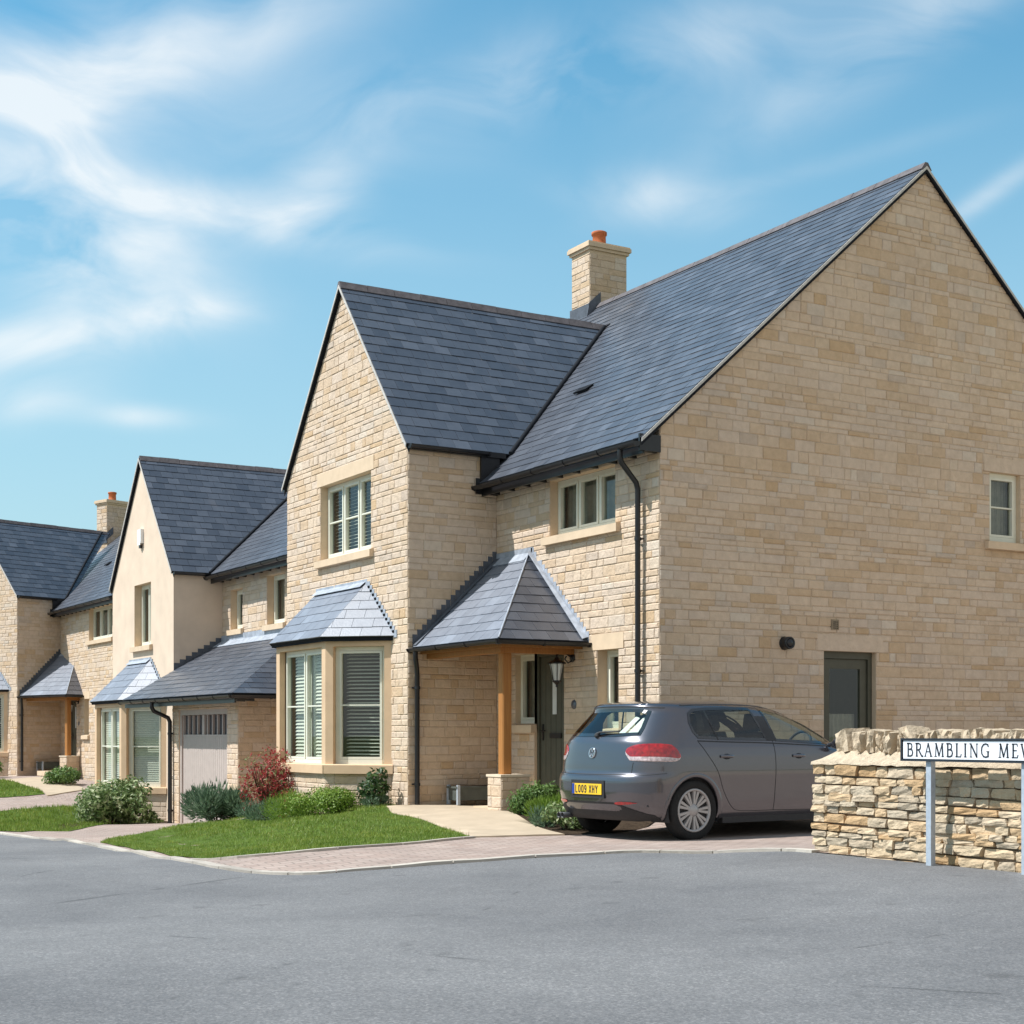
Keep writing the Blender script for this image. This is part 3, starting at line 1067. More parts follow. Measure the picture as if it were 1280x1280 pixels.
    for q in (([P(u0, v0, A2), P(u0, v0, .0005), P(u0, v1, .0005), P(u0, v1, A2)]), ([P(u1, v0, .0005), P(u1, v0, A2), P(u1, v1, A2), P(u1, v1, .0005)]),
              ([P(u0, v1, .0005), P(u1, v1, .0005), P(u1, v1, A2), P(u0, v1, A2)]), ([P(u0, v0, A2), P(u1, v0, A2), P(u1, v0, .0005), P(u0, v0, .0005)])):
        rv.face(q)
    rv.build('reveal', revmat or DRESSED, wo, None)
    if xf is not None:
        for ch in wo.children:
            for vtx in ch.data.vertices:
                vtx.co = xf @ vtx.co
    if sill:
        sm = MB()
        a, b = u0 - sill_over, u1 + sill_over
        c = v0 - .115
        sm.prism([F.p(a, c, -.02), F.p(a, c, .075), F.p(a, v0 - .012, .075), F.p(a, v0 + .003, -.1 * 0 - .005)], F.U * (b - a))
        sm.prism([F.p(u0 + .001, v0 - .02, -.006), F.p(u0 + .001, v0 + .003, -.006), F.p(u0 + .001, v0 + .012, w), F.p(u0 + .001, v0 - .02, w)], F.U * (u1 - u0 - .002))
        so_ = sm.build('sill', sillmat, wo, xf)
    if lintel:
        lm = MB()
        lm.fbox(F, u0 - lintel_over, u1 + lintel_over, v1 + .002, v1 + lintel_h, -.01, .014)
        lm.build('lintel', lintel, wo, xf)
    return wo

# ------------------------------------------------------------------ houses
PX = Vector((-1, 0, 0))


def rot_about(px, py, ang):
    return Matrix.Translation((px, py, 0)) @ Matrix.Rotation(ang, 4, 'Z') @ Matrix.Translation((-px, -py, 0))


def bay_window(root, x0, yr, yl, q, zs, zsill, ztop, zroof, ytr, ytl, seed, shutters=True, base=0.0, stone_below=True, roofmat=None):
    """canted bay; front wall plane x0, right/left wall ends yr/yl, projection q"""
    xf_ = x0 - q
    pts = [(x0, yr), (xf_, yr + q), (xf_, yl - q), (x0, yl)]
    fr = []
    for (a, b) in ((pts[1], pts[0]), (pts[2], pts[1]), (pts[3], pts[2])):
        O = (a[0], a[1], 0)
        U = (b[0] - a[0], b[1] - a[1], 0)
        fr.append((Frame(O, U), math.hypot(U[0], U[1])))
    body = MB()
    n = len(fr)
    for i, (F, L) in enumerate(fr):
        m = .115 if i != 1 else .13
        h0, h1, g0, g1 = m, L - m, zsill, ztop - .14
        poly = [(0, zsill - .12), (L, zsill - .12), (L, ztop), (0, ztop)]
        cuts = [zsill - .12, g0, g1, ztop]
        for a, b in zip(cuts[:-1], cuts[1:]):
            for rc in sub_rects([(0, L, a, b)], [(h0, h1, g0, g1)]):
                body.face([F.p(rc[0], rc[2]), F.p(rc[1], rc[2]), F.p(rc[1], rc[3]), F.p(rc[0], rc[3])])
    bay = body.build('bay_window', OCHRE, root)
    for i, (F, L) in enumerate(fr):
        m = .115 if i != 1 else .13
        if i == 1:
            window(F, m, L - m, zsill, ztop - .14, bay_parent(bay, root), lights=2, reveal=.10, blind='shutters' if shutters else 'closed', sill=False, revmat=OCHRE)
        else:
            window(F, m, L - m, zsill, ztop - .14, bay_parent(bay, root), lights=1, reveal=.10, blind='slats' if shutters else 'closed', sill=False, revmat=OCHRE, fw=.06)
    # sill band and frieze, stone plinth
    sm = MB()
    for (F, L) in fr:
        sm.hexa([F.p(-.03, zsill - .13, .055), F.p(0, zsill - .13, 0), F.p(L, zsill - .13, 0), F.p(L + .03, zsill - .13, .055),
                 F.p(-.03, zsill - .01, .055), F.p(0, zsill + .004, 0), F.p(L, zsill + .004, 0), F.p(L + .03, zsill - .01, .055)])
    sm.build('bay_sill', OCHRE, bay)
    for i, (F, L) in enumerate(fr):
        stonewall('bay_plinth', F, [(0, base - .15), (L, base - .15), (L, zsill - .125), (0, zsill - .125)], mats=[STONE, MORTAR] if stone_below else [RENDER, RENDER], parent=root, seed=seed + i, rows=(.07, .09, .11))
    # roof
    o = .10
    zr0 = ztop - .01
    e = [(x0, yr - o), (xf_ - o, yr + q - o * .4), (xf_ - o, yl - q + o * .4), (x0, yl + o)]
    A, B, Cc, D = [Vector((p[0], p[1], zr0)) for p in e]
    T1, T2 = Vector((x0, ytr, zroof)), Vector((x0, ytl, zroof))
    first = True
    for (quad, sd_) in (((Cc, B, T1, T2), 1), ((B, A, T1), 2), ((D, Cc, T2), 3)):
        U = (quad[1] - quad[0]).normalized()
        nrm = (quad[1] - quad[0]).cross(quad[2] - quad[0]).normalized()
        V = nrm.cross(U)
        F = Frame(quad[0], U, V)
        poly = [((p - quad[0]).dot(U), (p - quad[0]).dot(V)) for p in quad]
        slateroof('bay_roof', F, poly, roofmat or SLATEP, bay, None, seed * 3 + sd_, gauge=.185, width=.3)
    lm = MB()
    lm.prism([T1 + Vector((-.012, -.05, .06)), T2 + Vector((-.012, .05, .06)), T2 + Vector((-.012, .05, -.01)), T1 + Vector((-.012, -.05, -.01))], (.012, 0, 0))
    lm.prism([T1 + Vector((-.10, 0, -.055)), T2 + Vector((-.10, 0, -.055)), T2 + Vector((0, 0, .03)), T1 + Vector((0, 0, .03))], (0, 0, .006))
    # stepped flashing at the right
    for k in range(13):
        p, q_ = T1.lerp(A, k / 13), T1.lerp(A, (k + 1) / 13)
        lm.box(x0 - .016, x0 - .002, q_.y - .075, p.y, q_.z - .02, p.z + .02)
    lm.build('lead_flashing', LEAD, bay)
    fm = MB()
    for (a, b) in ((A, B), (B, Cc), (Cc, D)):
        a2, b2 = a + Vector((.04, 0, 0)), b + Vector((.04, 0, 0))
        fm.prism([a2 - Vector((0, 0, .02)), b2 - Vector((0, 0, .02)), b2 - Vector((0, 0, .06)), a2 - Vector((0, 0, .06))], (.03, 0, 0))
    fm.build('bay_eaves', SLATEEDGE, bay)
    return bay


def bay_parent(bay, root):
    return root


def chimney(root, x0, x1, y0, y1, zb, zc, zt, seed, xf=None, mat=None):
    cm = MB()
    ch = stonewall('chimney', Frame((x0, y1, 0), (0, -1, 0)), [(0, zb), (y1 - y0, zb), (y1 - y0, zc), (0, zc)], parent=root, xf=xf, seed=seed, rows=(.1, .13), mats=[STONE_SIDE, MORTAR_SIDE])
    stonewall('chimney_side', Frame((x0, y0, 0), (1, 0, 0)), [(0, zb), (x1 - x0, zb), (x1 - x0, zc), (0, zc)], parent=ch, xf=xf, seed=seed + 1, rows=(.1, .13), mats=[STONE_SIDE, MORTAR_SIDE])
    bk = MB()
    bk.box(x0 + .002, x1, y0 + .002, y1, zb, zc)
    bk.build('chimney_core', MORTAR_SIDE, ch, xf)
    cp = MB()
    cp.box(x0 - .035, x1 + .035, y0 - .035, y1 + .035, zc + .062, zc + .11)
    cp.box(x0 - .065, x1 + .065, y0 - .065, y1 + .065, zc + .112, zt - .02)
    cp.box(x0 + .0, x1 - .0, y0 + .0, y1 - .0, zc + .0, zc + .061)
    cp.prism([(x0 - .05, y0 - .05, zt - .018), (x1 + .05, y0 - .05, zt - .018), (x1 + .05, y1 + .05, zt - .018), (x0 - .05, y1 + .05, zt - .018)], (0, 0, .025))
    cp.build('chimney_cap', DRESSED, ch, xf)
    pm = MB()
    c = ((x0 + x1) / 2, (y0 + y1) / 2, zt)
    pm.lathe([(.10, 0), (.135, 0), (.14, .04), (.125, .05), (.118, .24), (.14, .25), (.14, .30), (.12, .31), (.10, .31), (.09, .1)], c, n=20)
    pm.build('chimney_pot', TERRA, ch, xf)
    return ch


def flash_line(p, q, n, up, outn, w=.012):
    return


def box_eave(root, x, y0, y1, z, xf, wallx=0.0, brackets=True):
    """dark fascia, soffit and rafter feet under a front eave"""
    mb = MB()
    mb.box(x + .05, x + .08, y0, y1, z - .075, z + .09)
    mb.box(x + .08, wallx - .001, y0, y1, z + .05, z + .07)
    if brackets:
        k = max(2, int((y1 - y0) / .42))
        for i in range(k + 1):
            y = y0 + .05 + (y1 - y0 - .15) * i / k
            mb.prism([(x + .07, y, z + .05), (x + .075, y, z - .01), (x + .12, y, z - .035), (wallx - .002, y, z - .045), (wallx - .002, y, z + .05)], (0, .055, 0))
    return mb.build('fascia', BLACK, root, xf)


def lantern(root, y, z, xf=None):
    m = MB()
    m.lathe([(0, 0), (.06, 0), (.062, .012), (.03, .03), (0, .03)], (-.001, y, z), (-1, 0, 0), 16)
    m.tube([(-.02, y, z), (-.10, y, z + .05), (-.20, y, z + .07), (-.25, y, z + .03), (-.25, y, z - .02)], .014, 8)
    m.tube([(-.02, y, z - .04), (-.08, y, z - .07), (-.13, y, z - .02), (-.10, y, z + .02)], .009, 6)
    c = (-.25, y, z)
    m.lathe([(0, .0), (.02, 0), (.04, -.03), (.115, -.07), (.12, -.085), (.09, -.085)], c, n=6, smooth=False)
    m.lathe([(.052, -.30), (.058, -.315), (.03, -.34), (.012, -.36), (.018, -.38), (0, -.39)], c, n=6, smooth=False)
    for k in range(6):
        a = k * math.pi / 3
        m.tube([(c[0] + .098 * math.cos(a), y + .098 * math.sin(a), z - .085), (c[0] + .054 * math.cos(a), y + .054 * math.sin(a), z - .30)], .006, 5)
    o = m.build('wall_lantern', BLACK, root, xf)
    g = MB()
    g.lathe([(.094, -.086), (.05, -.299)], c, n=6, smooth=False)
    g.build('lantern_glass', FROST, o, xf)
    return o


AIRB = mat_plain('air_brick_clay', (0.27, 0.215, 0.15), 0.9, 0.1, 12, 0.2)
FROST = mat_plain('frosted_glass', (0.62, 0.64, 0.62), 0.35, 0.5, 10, 0.05)


def stepped(mb, x_or_y, axis, p, q, n, h, t=.012, sgn=1):
    """stepped lead pieces against a wall from p to q (points are (coord,z) along the wall)"""
    for k in range(n):
        a0 = p[0] + (q[0] - p[0]) * k / n; a1 = p[0] + (q[0] - p[0]) * (k + 1) / n
        z0 = p[1] + (q[1] - p[1]) * k / n; z1 = p[1] + (q[1] - p[1]) * (k + 1) / n
        lo, hi = min(a0, a1), max(a0, a1)
        zl, zh = min(z0, z1) - .03, max(z0, z1) + h
        if axis == 'x':      # wall plane x = const, runs along y
            mb.box(x_or_y - t, x_or_y - .002, lo, hi - .004, zl, zh)
        else:
            mb.box(lo, hi - .004, x_or_y - t, x_or_y - .002, zl, zh)


def house_a(root, seed, main_xf=None, full=True):
    """stone house: main range with a front-gabled wing, corner porch and bay window"""
    W, zE, t = 8.742, 4.70, .878
    ey, wy, px, zW, tw = 3.882, 8.172, -1.404, 5.0, 1.23
    if not full:
        tw, zW, zE, W = 1.09, 5.08, 4.84, 6.6
    ym = 0.0 if full else -2.4
    mx = main_xf
    ang = math.atan(t)
    # ---- main front wall
    F = Frame((0, ey, 0), (0, -1, 0))
    holes = [(ey - 2.46, ey - .93, 3.62, 4.36), (ey - 1.33, ey - .86, 1.05, 2.05), (ey - 3.36, ey - 2.86, 1.12, 2.08), (ey - 2.86, ey - 2.12, -.2, 2.08)]
    if not full:
        holes[0] = (ey - .85, ey + 1.35, 3.64, 4.52)
    stonewall('wall', F, [(0, -.3), (ey - ym, -.3), (ey - ym, zE), (0, zE)], holes, parent=root, xf=mx, seed=seed)
    window(F, *holes[0], root, xf=mx, lights=3, bar=False, blind='curtain', sill_over=.12, lintel=DRESSED, lintel_h=.16, lintel_over=.02)
    window(F, *holes[1], root, xf=mx, lights=1, bar=False, blind='curtain', lintel=DRESSED, reveal=.15)
    window(F, *holes[2], root, xf=mx, lights=1, bar=False, blind='curtain', reveal=.08, sill_over=.03, name='sidelight')
    # front door
    u0, u1, v0, v1 = holes[3]
    dm = MB()
    dm.fbox(F, u0, u0 + .05, 0, v1, -.12, -.04); dm.fbox(F, u1 - .05, u1, 0, v1, -.12, -.04); dm.fbox(F, u0 + .05, u1 - .05, v1 - .05, v1, -.12, -.04)
    dm.fbox(F, u0 + .053, u1 - .053, .03, v1 - .053, -.14, -.07)
    for k in range(1, 5):
        u = u0 + .05 + (u1 - u0 - .1) * k / 5
        dm.fbox(F, u - .004, u + .004, .05, v1 - .08, -.072, -.066)
    dm.fbox(F, u0, u1, -.2, .03, -.2, -.02, 1)
    door = dm.build('front_door', [GREENP, DRESSED], root, mx)
    hm = MB()
    hm.fbox(F, u0 + .10, u0 + .135, .90, 1.12, -.066, -.058)
    hm.tube([F.p(u0 + .118, 1.03, -.06), F.p(u0 + .118, 1.03, -.02), F.p(u0 + .23, 1.03, -.02)], .010, 8)
    hm.build('door_handle', BLACK, door, mx)
    lb = MB(); lb.fbox(F, u0 + .30, u0 + .58, .93, 1.0, -.066, -.05); lb.build('letterbox', BLACK, door, mx)
    gp = MB(); gp.fbox(F, u0 + .36, u0 + .46, 1.25, 1.85, -.0655, -.062); gp.build('door_glazing', FROST, door, mx)
    rv = MB()
    rv.face([F.p(u0, 0, -.2), F.p(u0, 0, 0), F.p(u0, v1, 0), F.p(u0, v1, -.2)]); rv.face([F.p(u1, 0, 0), F.p(u1, 0, -.2), F.p(u1, v1, -.2), F.p(u1, v1, 0)])
    rv.face([F.p(u0, v1, 0), F.p(u1, v1, 0), F.p(u1, v1, -.2), F.p(u0, v1, -.2)])
    rv.build('door_reveal', DRESSED, door, mx)
    pl = MB(); pl.lathe([(0, .012), (.058, .012), (.062, .006), (.062, 0)], (-.001, 1.87, 1.37), (-1, 0, 0), 24); pl.build('door_plaque', SLATE, root, mx)
    lantern(root, 1.90, 1.98, mx)
    # ---- gable wall facing the street corner
    G = Frame((0, ym, 0), (1, 0, 0))
    gh = [(2.60, 3.50, -.3, 2.055), (5.63, 6.24, 3.66, 4.62)]
    if not full:
        gh = []
    stonewall('gable_wall', G, [(0, -.3), (W, -.3), (W, zE), (W / 2, zE + W / 2 * t), (0, zE)], gh, mats=[STONE_SIDE, MORTAR_SIDE], parent=root, xf=mx, seed=seed + 10)
    if full:
        window(G, *gh[1], root, lights=1, blind='curtain', fw=.06, reveal=.07, lintel=STONE_SIDE)
        dm = MB()
        u0, u1, v1 = 2.60, 3.50, 2.055
        dm.fbox(G, u0, u0 + .07, 0, v1, -.16, -.07); dm.fbox(G, u1 - .07, u1, 0, v1, -.16, -.07); dm.fbox(G, u0 + .07, u1 - .07, v1 - .09, v1, -.16, -.07)
        a, b = u0 + .075, u1 - .075
        dm.fbox(G, a, a + .11, .03, v1 - .095, -.15, -.10); dm.fbox(G, b - .11, b, .03, v1 - .095, -.15, -.10)
        dm.fbox(G, a + .11, b - .11, v1 - .22, v1 - .095, -.15, -.10); dm.fbox(G, a + .11, b - .11, .03, .85, -.15, -.10)
        sd_ = dm.build('side_door', GREENP, root)
        pm = MB(); pm.face([G.p(a + .11, .85, -.12), G.p(b - .11, .85, -.12), G.p(b - .11, v1 - .22, -.12), G.p(a + .11, v1 - .22, -.12)]); pm.build('pane', GLASS, sd_)
        rm = MB()
        rm.face([G.p(u0, 0, -1.2), G.p(u1, 0, -1.2), G.p(u1, v1, -1.2), G.p(u0, v1, -1.2)]); rm.build('room_lining', DARKIN, sd_)
        cm_ = MB()
        cm_.grid([[G.p(a + .1 + (b - a - .2) * k / 40, v, -.22 + .015 * math.sin(k * 1.1)) for k in range(41)] for v in (.85, 1.25)], 0, True)
        cm_.build('net_curtain', CURT, sd_)
        rv = MB()
        rv.face([G.p(u0, 0, -.2), G.p(u0, 0, 0), G.p(u0, v1, 0), G.p(u0, v1, -.2)]); rv.face([G.p(u1, 0, 0), G.p(u1, 0, -.2), G.p(u1, v1, -.2), G.p(u1, v1, 0)])
        rv.face([G.p(u0, v1, 0), G.p(u1, v1, 0), G.p(u1, v1, -.2), G.p(u0, v1, -.2)])
        rv.build('door_reveal', DRESSED, sd_)
        lm = MB(); lm.fbox(G, 2.48, 3.62, 2.058, 2.27, -.01, .013); lm.build('door_lintel', STONE_SIDE, sd_)
        fl = MB(); fl.lathe([(.0, .10), (.055, .10), (.06, .12), (.078, .12), (.08, .09), (.07, .03), (.085, .012), (.085, 0)], (1.935, -.001, 2.13), (0, -1, 0), 20)
        fl.lathe([(.0, .135), (.035, .13), (.05, .115)], (1.935, -.001, 2.13), (0, -1, 0), 20)
        fl.build('boiler_flue', BLACK, root)
        av = MB()
        av.fbox(G, 2.71, 2.84, 2.33, 2.46, -.01, .020)
        for k in range(3):
            for j in range(4):
                av.fbox(G, 2.745 + k * .028, 2.765 + k * .028, 2.345 + j * .026, 2.356 + j * .026, .018, .022, 1)
        av.build('air_brick', [AIRB, SLATEEDGE], root)
    # ---- back walls (closing the shell)
    bk = MB()
    bk.face([(W, ym, -.3), (W, 8.17, -.3), (W, 8.17, zE), (W, ym, zE)])
    bk.face([(0, 8.17, -.3), (W, 8.17, -.3), (W, 8.17, zE), (W / 2, 8.17, zE + W / 2 * t), (0, 8.17, zE)])
    bk.build('back_wall', RENDER, root, mx)
    # ---- main roof
    zo = .06
    s = Vector((1, 0, t)).normalized()
    eave = -.30
    Fr = Frame((eave, 8.17, zE + zo + eave * t), (0, -1, 0), s)
    Ls = (W / 2 - eave) / s.x
    slateroof('roof', Fr, [(0, 0), (8.17 + .05 - ym, 0), (8.17 + .05 - ym, Ls), (0, Ls)], parent=root, xf=mx, seed=seed + 20, gauge=.185, width=.25)
    s2 = Vector((-1, 0, t)).normalized()
    Fb = Frame((W - eave, ym - .05, zE + zo + eave * t), (0, 1, 0), s2)
    slateroof('rear_roof', Fb, [(0, 0), (8.22 - ym, 0), (8.22 - ym, Ls), (0, Ls)], parent=root, xf=mx, seed=seed + 21, gauge=.185, width=.25)
    ridge('ridge_tiles', (W / 2, ym - .06, zE + zo + W / 2 * t), (W / 2, 8.17, zE + zo + W / 2 * t), root, mx, pitch=t)
    vm = MB()
    for sx in (1, -1):
        for (lo, hi, off, mi, yy) in ((-.045, -.004, 0, 0, -.062), (-.09, -.046, 0, 1, -.058)):
            def pt(x, dz):
                xx = x if sx == 1 else W - x
                return (xx, ym + yy, zE + zo + x * t + dz)
            vm.prism([pt(eave, lo), pt(W / 2, lo), pt(W / 2, hi), pt(eave, hi)], (0, .011, 0), mi)
    vm.build('verge', [VERGE, SLATEEDGE], root, mx)
    zg = zE + zo + eave * t - .045
    gutter('gutter', (eave - .06, ey - .01, zg), (eave - .06, ym - .03, zg), root, mx)
    box_eave(root, eave, ym, ey, zg - .05, mx)
    em = MB(); em.box(eave - .01, -.002, ym - .03, ym, zg - .10, zg + .10); em.build('eaves_box_end', BLACK, root, mx)
    # roof vents
    for (x, y, k) in ((1.32, 3.72, 1.0), (3.30, 6.05, .55)):
        z = zE + zo + x * t
        m = MB()
        m.hexa([(x + dx_ * k, y + dy_ * k, z + dz_ * k) for dx_, dy_, dz_ in ((-.02, -.16, .02), (.10, -.16, .095), (.10, .16, .095), (-.02, .16, .02),
                (-.04, -.17, .035), (.11, -.17, .135), (.11, .17, .135), (-.04, .17, .035))])
        m.build('roof_vent', SLATEEDGE, root, mx)
    # downpipe by the corner
    if full:
      pipe('downpipe', [(eave - .06, .31, zg - .05), (eave - .06, .31, zg - .14), (eave - .04, .31, zg - .20), (-.11, .33, zg - .42), (-.085, .33, zg - .50), (-.085, .33, .02)],
         root, mx, clips=[(-.085, .33, 3.35), (-.085, .33, 1.75), (-.085, .33, .5)])
    # ---- chimney
    if not full:
        cmx = Matrix.Translation((3.85 - 4.176, 7.15 - 7.80, 8.72 - 9.72))
        chimney(root, 4.176, 4.97, 7.80, 8.376, 6.9, 9.52, 9.72, seed + 30, cmx)
    else:
        chimney(root, 4.176, 4.97, 7.80, 8.376, 7.9, 9.52, 9.72, seed + 30, mx)
    fm = MB()
    fm.prism([(4.10, 7.79, 8.36), (4.40, 7.79, 8.62), (4.40, 7.79, 8.85), (4.16, 7.79, 8.64)], (0, -.012, 0))
    fm.box(4.145, 4.17, 7.78, 8.40, 8.30, 8.62)
    fm.build('chimney_flashing', LEAD_DARK, root, mx if full else cmx)
    # ---- wing
    H = Frame((px, wy, 0), (0, -1, 0))
    L = wy - ey
    wh = [(wy - 6.84, wy - 5.05, 3.64, 4.77)]
    bayr, bayl, q = 4.375, 7.60, .70
    wp = [(0, -.3), (L, -.3), (L, zW - .04), (L / 2, zW + L / 2 * tw - .04), (0, zW - .04)]
    stonewall('wing_gable_wall', H, wp, wh + [(wy - bayl + .12, wy - bayr - .12, .45, 2.2)], parent=root, seed=seed + 40)
    window(H, *wh[0], root, lights=3, bar=True, blind='slats', lintel=DRESSED, sill_over=.10, reveal=.12, lintel_over=.11)
    bay_window(root, px, bayr, bayl, q, 0, .56, 2.36, 3.16, 5.21, 6.95, seed + 50)
    Fs = Frame((px, ey, 0), (1, 0, 0))
    stonewall('wing_side_wall', Fs, [(0, -.3), (1.404, -.3), (1.404, zW - .03), (0, zW - .03)], mats=[STONE_SIDE, MORTAR_SIDE], parent=root, seed=seed + 60)
    bk = MB()
    bk.face([(px, wy, -.3), (0.2, wy, -.3), (0.2, wy, zW), (px, wy, zW)])
    bk.build('wing_far_wall', RENDER, root)
    yc = (ey + wy) / 2
    hw = (wy - ey) / 2 + .07
    zr = zW + .03 + (wy - ey) / 2 * tw
    x_front = px - .06
    xj = (zr - zE - zo) / t + .25
    xe = .10 + .25
    su = Vector((0, 1, tw)).normalized()
    z0 = zr - hw * tw
    Ls = hw / su.y
    Fw = Frame((x_front, yc - hw, z0), (1, 0, 0), su)
    x_lo = (z0 - zE - zo) / t + .12
    slateroof('wing_roof', Fw, [(0, 0), (x_lo - x_front, 0), (xj - x_front, Ls), (0, Ls)], parent=root, seed=seed + 70, gauge=.195, width=.26)
    sv = Vector((0, -1, tw)).normalized()
    Fv = Frame((xj, yc + hw, z0), (-1, 0, 0), sv)
    slateroof('wing_roof', Fv, [(xj - x_lo, 0), (xj - x_front, 0), (xj - x_front, Ls), (0, Ls)], parent=root, seed=seed + 71, gauge=.195, width=.26)
    ridge('wing_ridge_tiles', (x_front - .01, yc, zr), (xj - .10, yc, zr), root, pitch=tw, size=.08)
    vm = MB()
    for sg in (-1, 1):
        def pt(d, dz, xx):
            return (xx, yc + sg * d, zr - d * tw + dz)
        vm.prism([pt(hw, -.055, px - .062), pt(0, -.055, px - .062), pt(0, -.008, px - .062), pt(hw, -.008, px - .062)], (-.012, 0, 0), 0)
        vm.prism([pt(hw, -.12, px - .012), pt(0, -.12, px - .012), pt(0, -.06, px - .012), pt(hw, -.06, px - .012)], (-.012, 0, 0), 1)
    vm.build('wing_verge', [VERGE, SLATEEDGE], root)
    # dark strip where slopes meet, shadow of the gap put into its colour
    vl = MB()
    p0 = Vector(((z0 - zE - zo) / t, yc - hw, z0)); p1 = Vector(((zr - zE - zo) / t, yc, zr))
    vl.tube([p0 + Vector((-.035, -.02, .01)), p1 + Vector((-.035, -.02, .01))], .035, 6)
    vl.build('valley_shade', SLATEEDGE, root)
    gutter('wing_gutter', (px - .02, ey - .12, z0 - .01), (eave + .1, ey - .12, z0 - .01), root, r=.05)
    fm = MB(); fm.box(eave + .02, .02, ey - .05, ey - .012, zg - .03, z0); fm.box(eave - .05, .02, ey - .035, ey - .013, zg - .1, zg + .12); fm.box(px, .1, ey - .09, ey - .02, z0 - .07, z0 + .0)
    fm.build('wing_fascia', BLACK, root)
    fm = MB(); fm.box(px - .04, .1, wy + .02, wy + .10, z0 - .06, z0 + .02); fm.build('wing_far_fascia', BLACK, root)
    # ---- corner porch
    ex, eyy, ze, zt, yt = -1.34, 1.53, 2.17, 3.44, 2.98
    P1, P2, P3, P4 = Vector((ex, ey, ze)), Vector((ex, eyy, ze)), Vector((0, yt, zt)), Vector((0, ey, zt))
    su = Vector((-ex, 0, zt - ze)).normalized()
    Fp = Frame(P1, (0, -1, 0), su)
    pr_ = slateroof('porch_roof', Fp, [((p - P1).dot(Fp.U), (p - P1).dot(Fp.V)) for p in (P1, P2, P3, P4)], parent=root, seed=seed + 80, gauge=.185, width=.27, mat=SLATEP)  # paler slate copy: light on the sunlit slope is put into the colour
    A, B, C_ = P2, Vector((0, eyy, ze)), P3
    nn = (B - A).cross(C_ - A).normalized(); U = (B - A).normalized(); V = nn.cross(U)
    Fq = Frame(A, U, V)
    slateroof('porch_roof', Fq, [((p - A).dot(U), (p - A).dot(V)) for p in (A, B, C_)], parent=root, seed=seed + 81, gauge=.185, width=.27)
    hm = MB()
    hm.tube([P2 + Vector((0, 0, .012)), P3 + Vector((-.02, 0, .012))], .012, 6)
    hm.build('porch_hip', LEAD, root)
    lf = MB()
    lf.prism([(-.012, yt - .08, zt + .09), (-.012, ey, zt + .09), (-.012, ey, zt - .02), (-.012, yt - .08, zt - .02)], (.01, 0, 0))
    lf.prism([(-.13, yt - .05, zt - .10), (-.13, ey, zt - .10), (-.005, ey, zt + .02), (-.005, yt - .05, zt + .02)], (0, 0, .008))
    stepped(lf, 0, 'x', (eyy - .02, ze + .02), (yt - .04, zt + .03), 20, .05)
    lf.prism([(-.10, eyy, ze + .03), (-.004, eyy - .01, ze + .06), (-.004, yt - .02, zt + .05), (-.10, yt - .1, zt + .0)], (0, 0, .007))
    lf.build('lead_flashing', LEAD, root)
    lf = MB()
    stepped(lf, ey, 'y', (ex, ze + .02), (0, zt + .03), 18, .09)
    lf.prism([(ex, ey - .11, ze + .025), (0, ey - .11, zt + .025), (0, ey - .012, zt + .025), (ex, ey - .012, ze + .025)], (0, 0, .008))
    lf.build('stepped_flashing', LEAD_DARK, root)  # dark lead carries the shade of this wall in its colour
    gutter('porch_gutter', (ex - .04, ey - .02, ze - .02), (ex - .04, eyy - .06, ze - .02), root, r=.05)
    gutter('porch_gutter', (ex - .04, eyy - .04, ze - .02), (-.02, eyy - .04, ze - .02), root, r=.05)
    bm_ = MB()
    bm_.box(-1.12, -.98, 1.86, ey - .01, ze - .15, ze - .01)
    bm_.box(-.98, -.01, 1.86, 1.99, ze - .15, ze - .01)
    bm_.box(-1.22, -1.19, 1.66, ey - .01, ze - .09, ze + .0)
    bm_.box(-1.19, -.01, 1.66, 1.69, ze - .09, ze + .0)
    bm_.face([(-1.19, 1.69, ze - .012), (-.01, 1.69, ze - .012), (-.01, ey - .01, ze - .012), (-1.19, ey - .01, ze - .012)])
    bm_.build('porch_beam', OAK, root)
    po = MB()
    a, b, c, d = -1.03, -.895, 1.95, 2.08
    ch = .015
    po.prism([(a + ch, c, .47), (b - ch, c, .47), (b, c + ch, .47), (b, d - ch, .47), (b - ch, d, .47), (a + ch, d, .47), (a, d - ch, .47), (a, c + ch, .47)], (0, 0, ze - .15 - .47))
    po.build('porch_post', OAK, root)
    pf = Frame((-1.12, 2.18, 0), (0, -1, 0))
    pier = stonewall('porch_pier', pf, [(0, -.2), (.34, -.2), (.34, .44), (0, .44)], parent=root, seed=seed + 90, rows=(.11, .14))
    stonewall('pier_side', Frame((-1.12, 1.84, 0), (1, 0, 0)), [(0, -.2), (.42, -.2), (.42, .44), (0, .44)], mats=[STONE_SIDE, MORTAR_SIDE], parent=pier, seed=seed + 91, rows=(.11, .14))
    pm = MB(); pm.box(-1.118, -.70, 1.842, 2.18, -.2, .438); pm.build('pier_core', MORTAR, pier)
    pm = MB(); pm.box(-1.135, -.69, 1.825, 2.20, .441, .472); pm.build('pier_cap', LINTEL, pier)
    pipe('porch_downpipe', [(ex - .03, ey - .16, ze - .06), (ex - .03, ey - .16, ze - .15), (ex + .02, ey - .10, ze - .28), (ex + .04, ey - .075, ze - .36), (ex + .04, ey - .075, .02)], root,
         clips=[(ex + .04, ey - .075, 1.62), (ex + .04, ey - .075, .30)], wall_dir=(0, 1, 0))
    th = MB(); th.box(-.9, 0.0, 2.05, 2.95, -.1, .03); th.build('door_step', DRESSED, root, mx)


h1 = thing('stone_house', 'nearest limestone house with a large windowless-looking gable end, slate roof and car beside it', 'house')
h1['group'] = 'stone houses along the mews'
house_a(h1, 100)
h1['label'] = 'nearest and largest honey stone house, its tall shaded gable end rising behind the parked car'

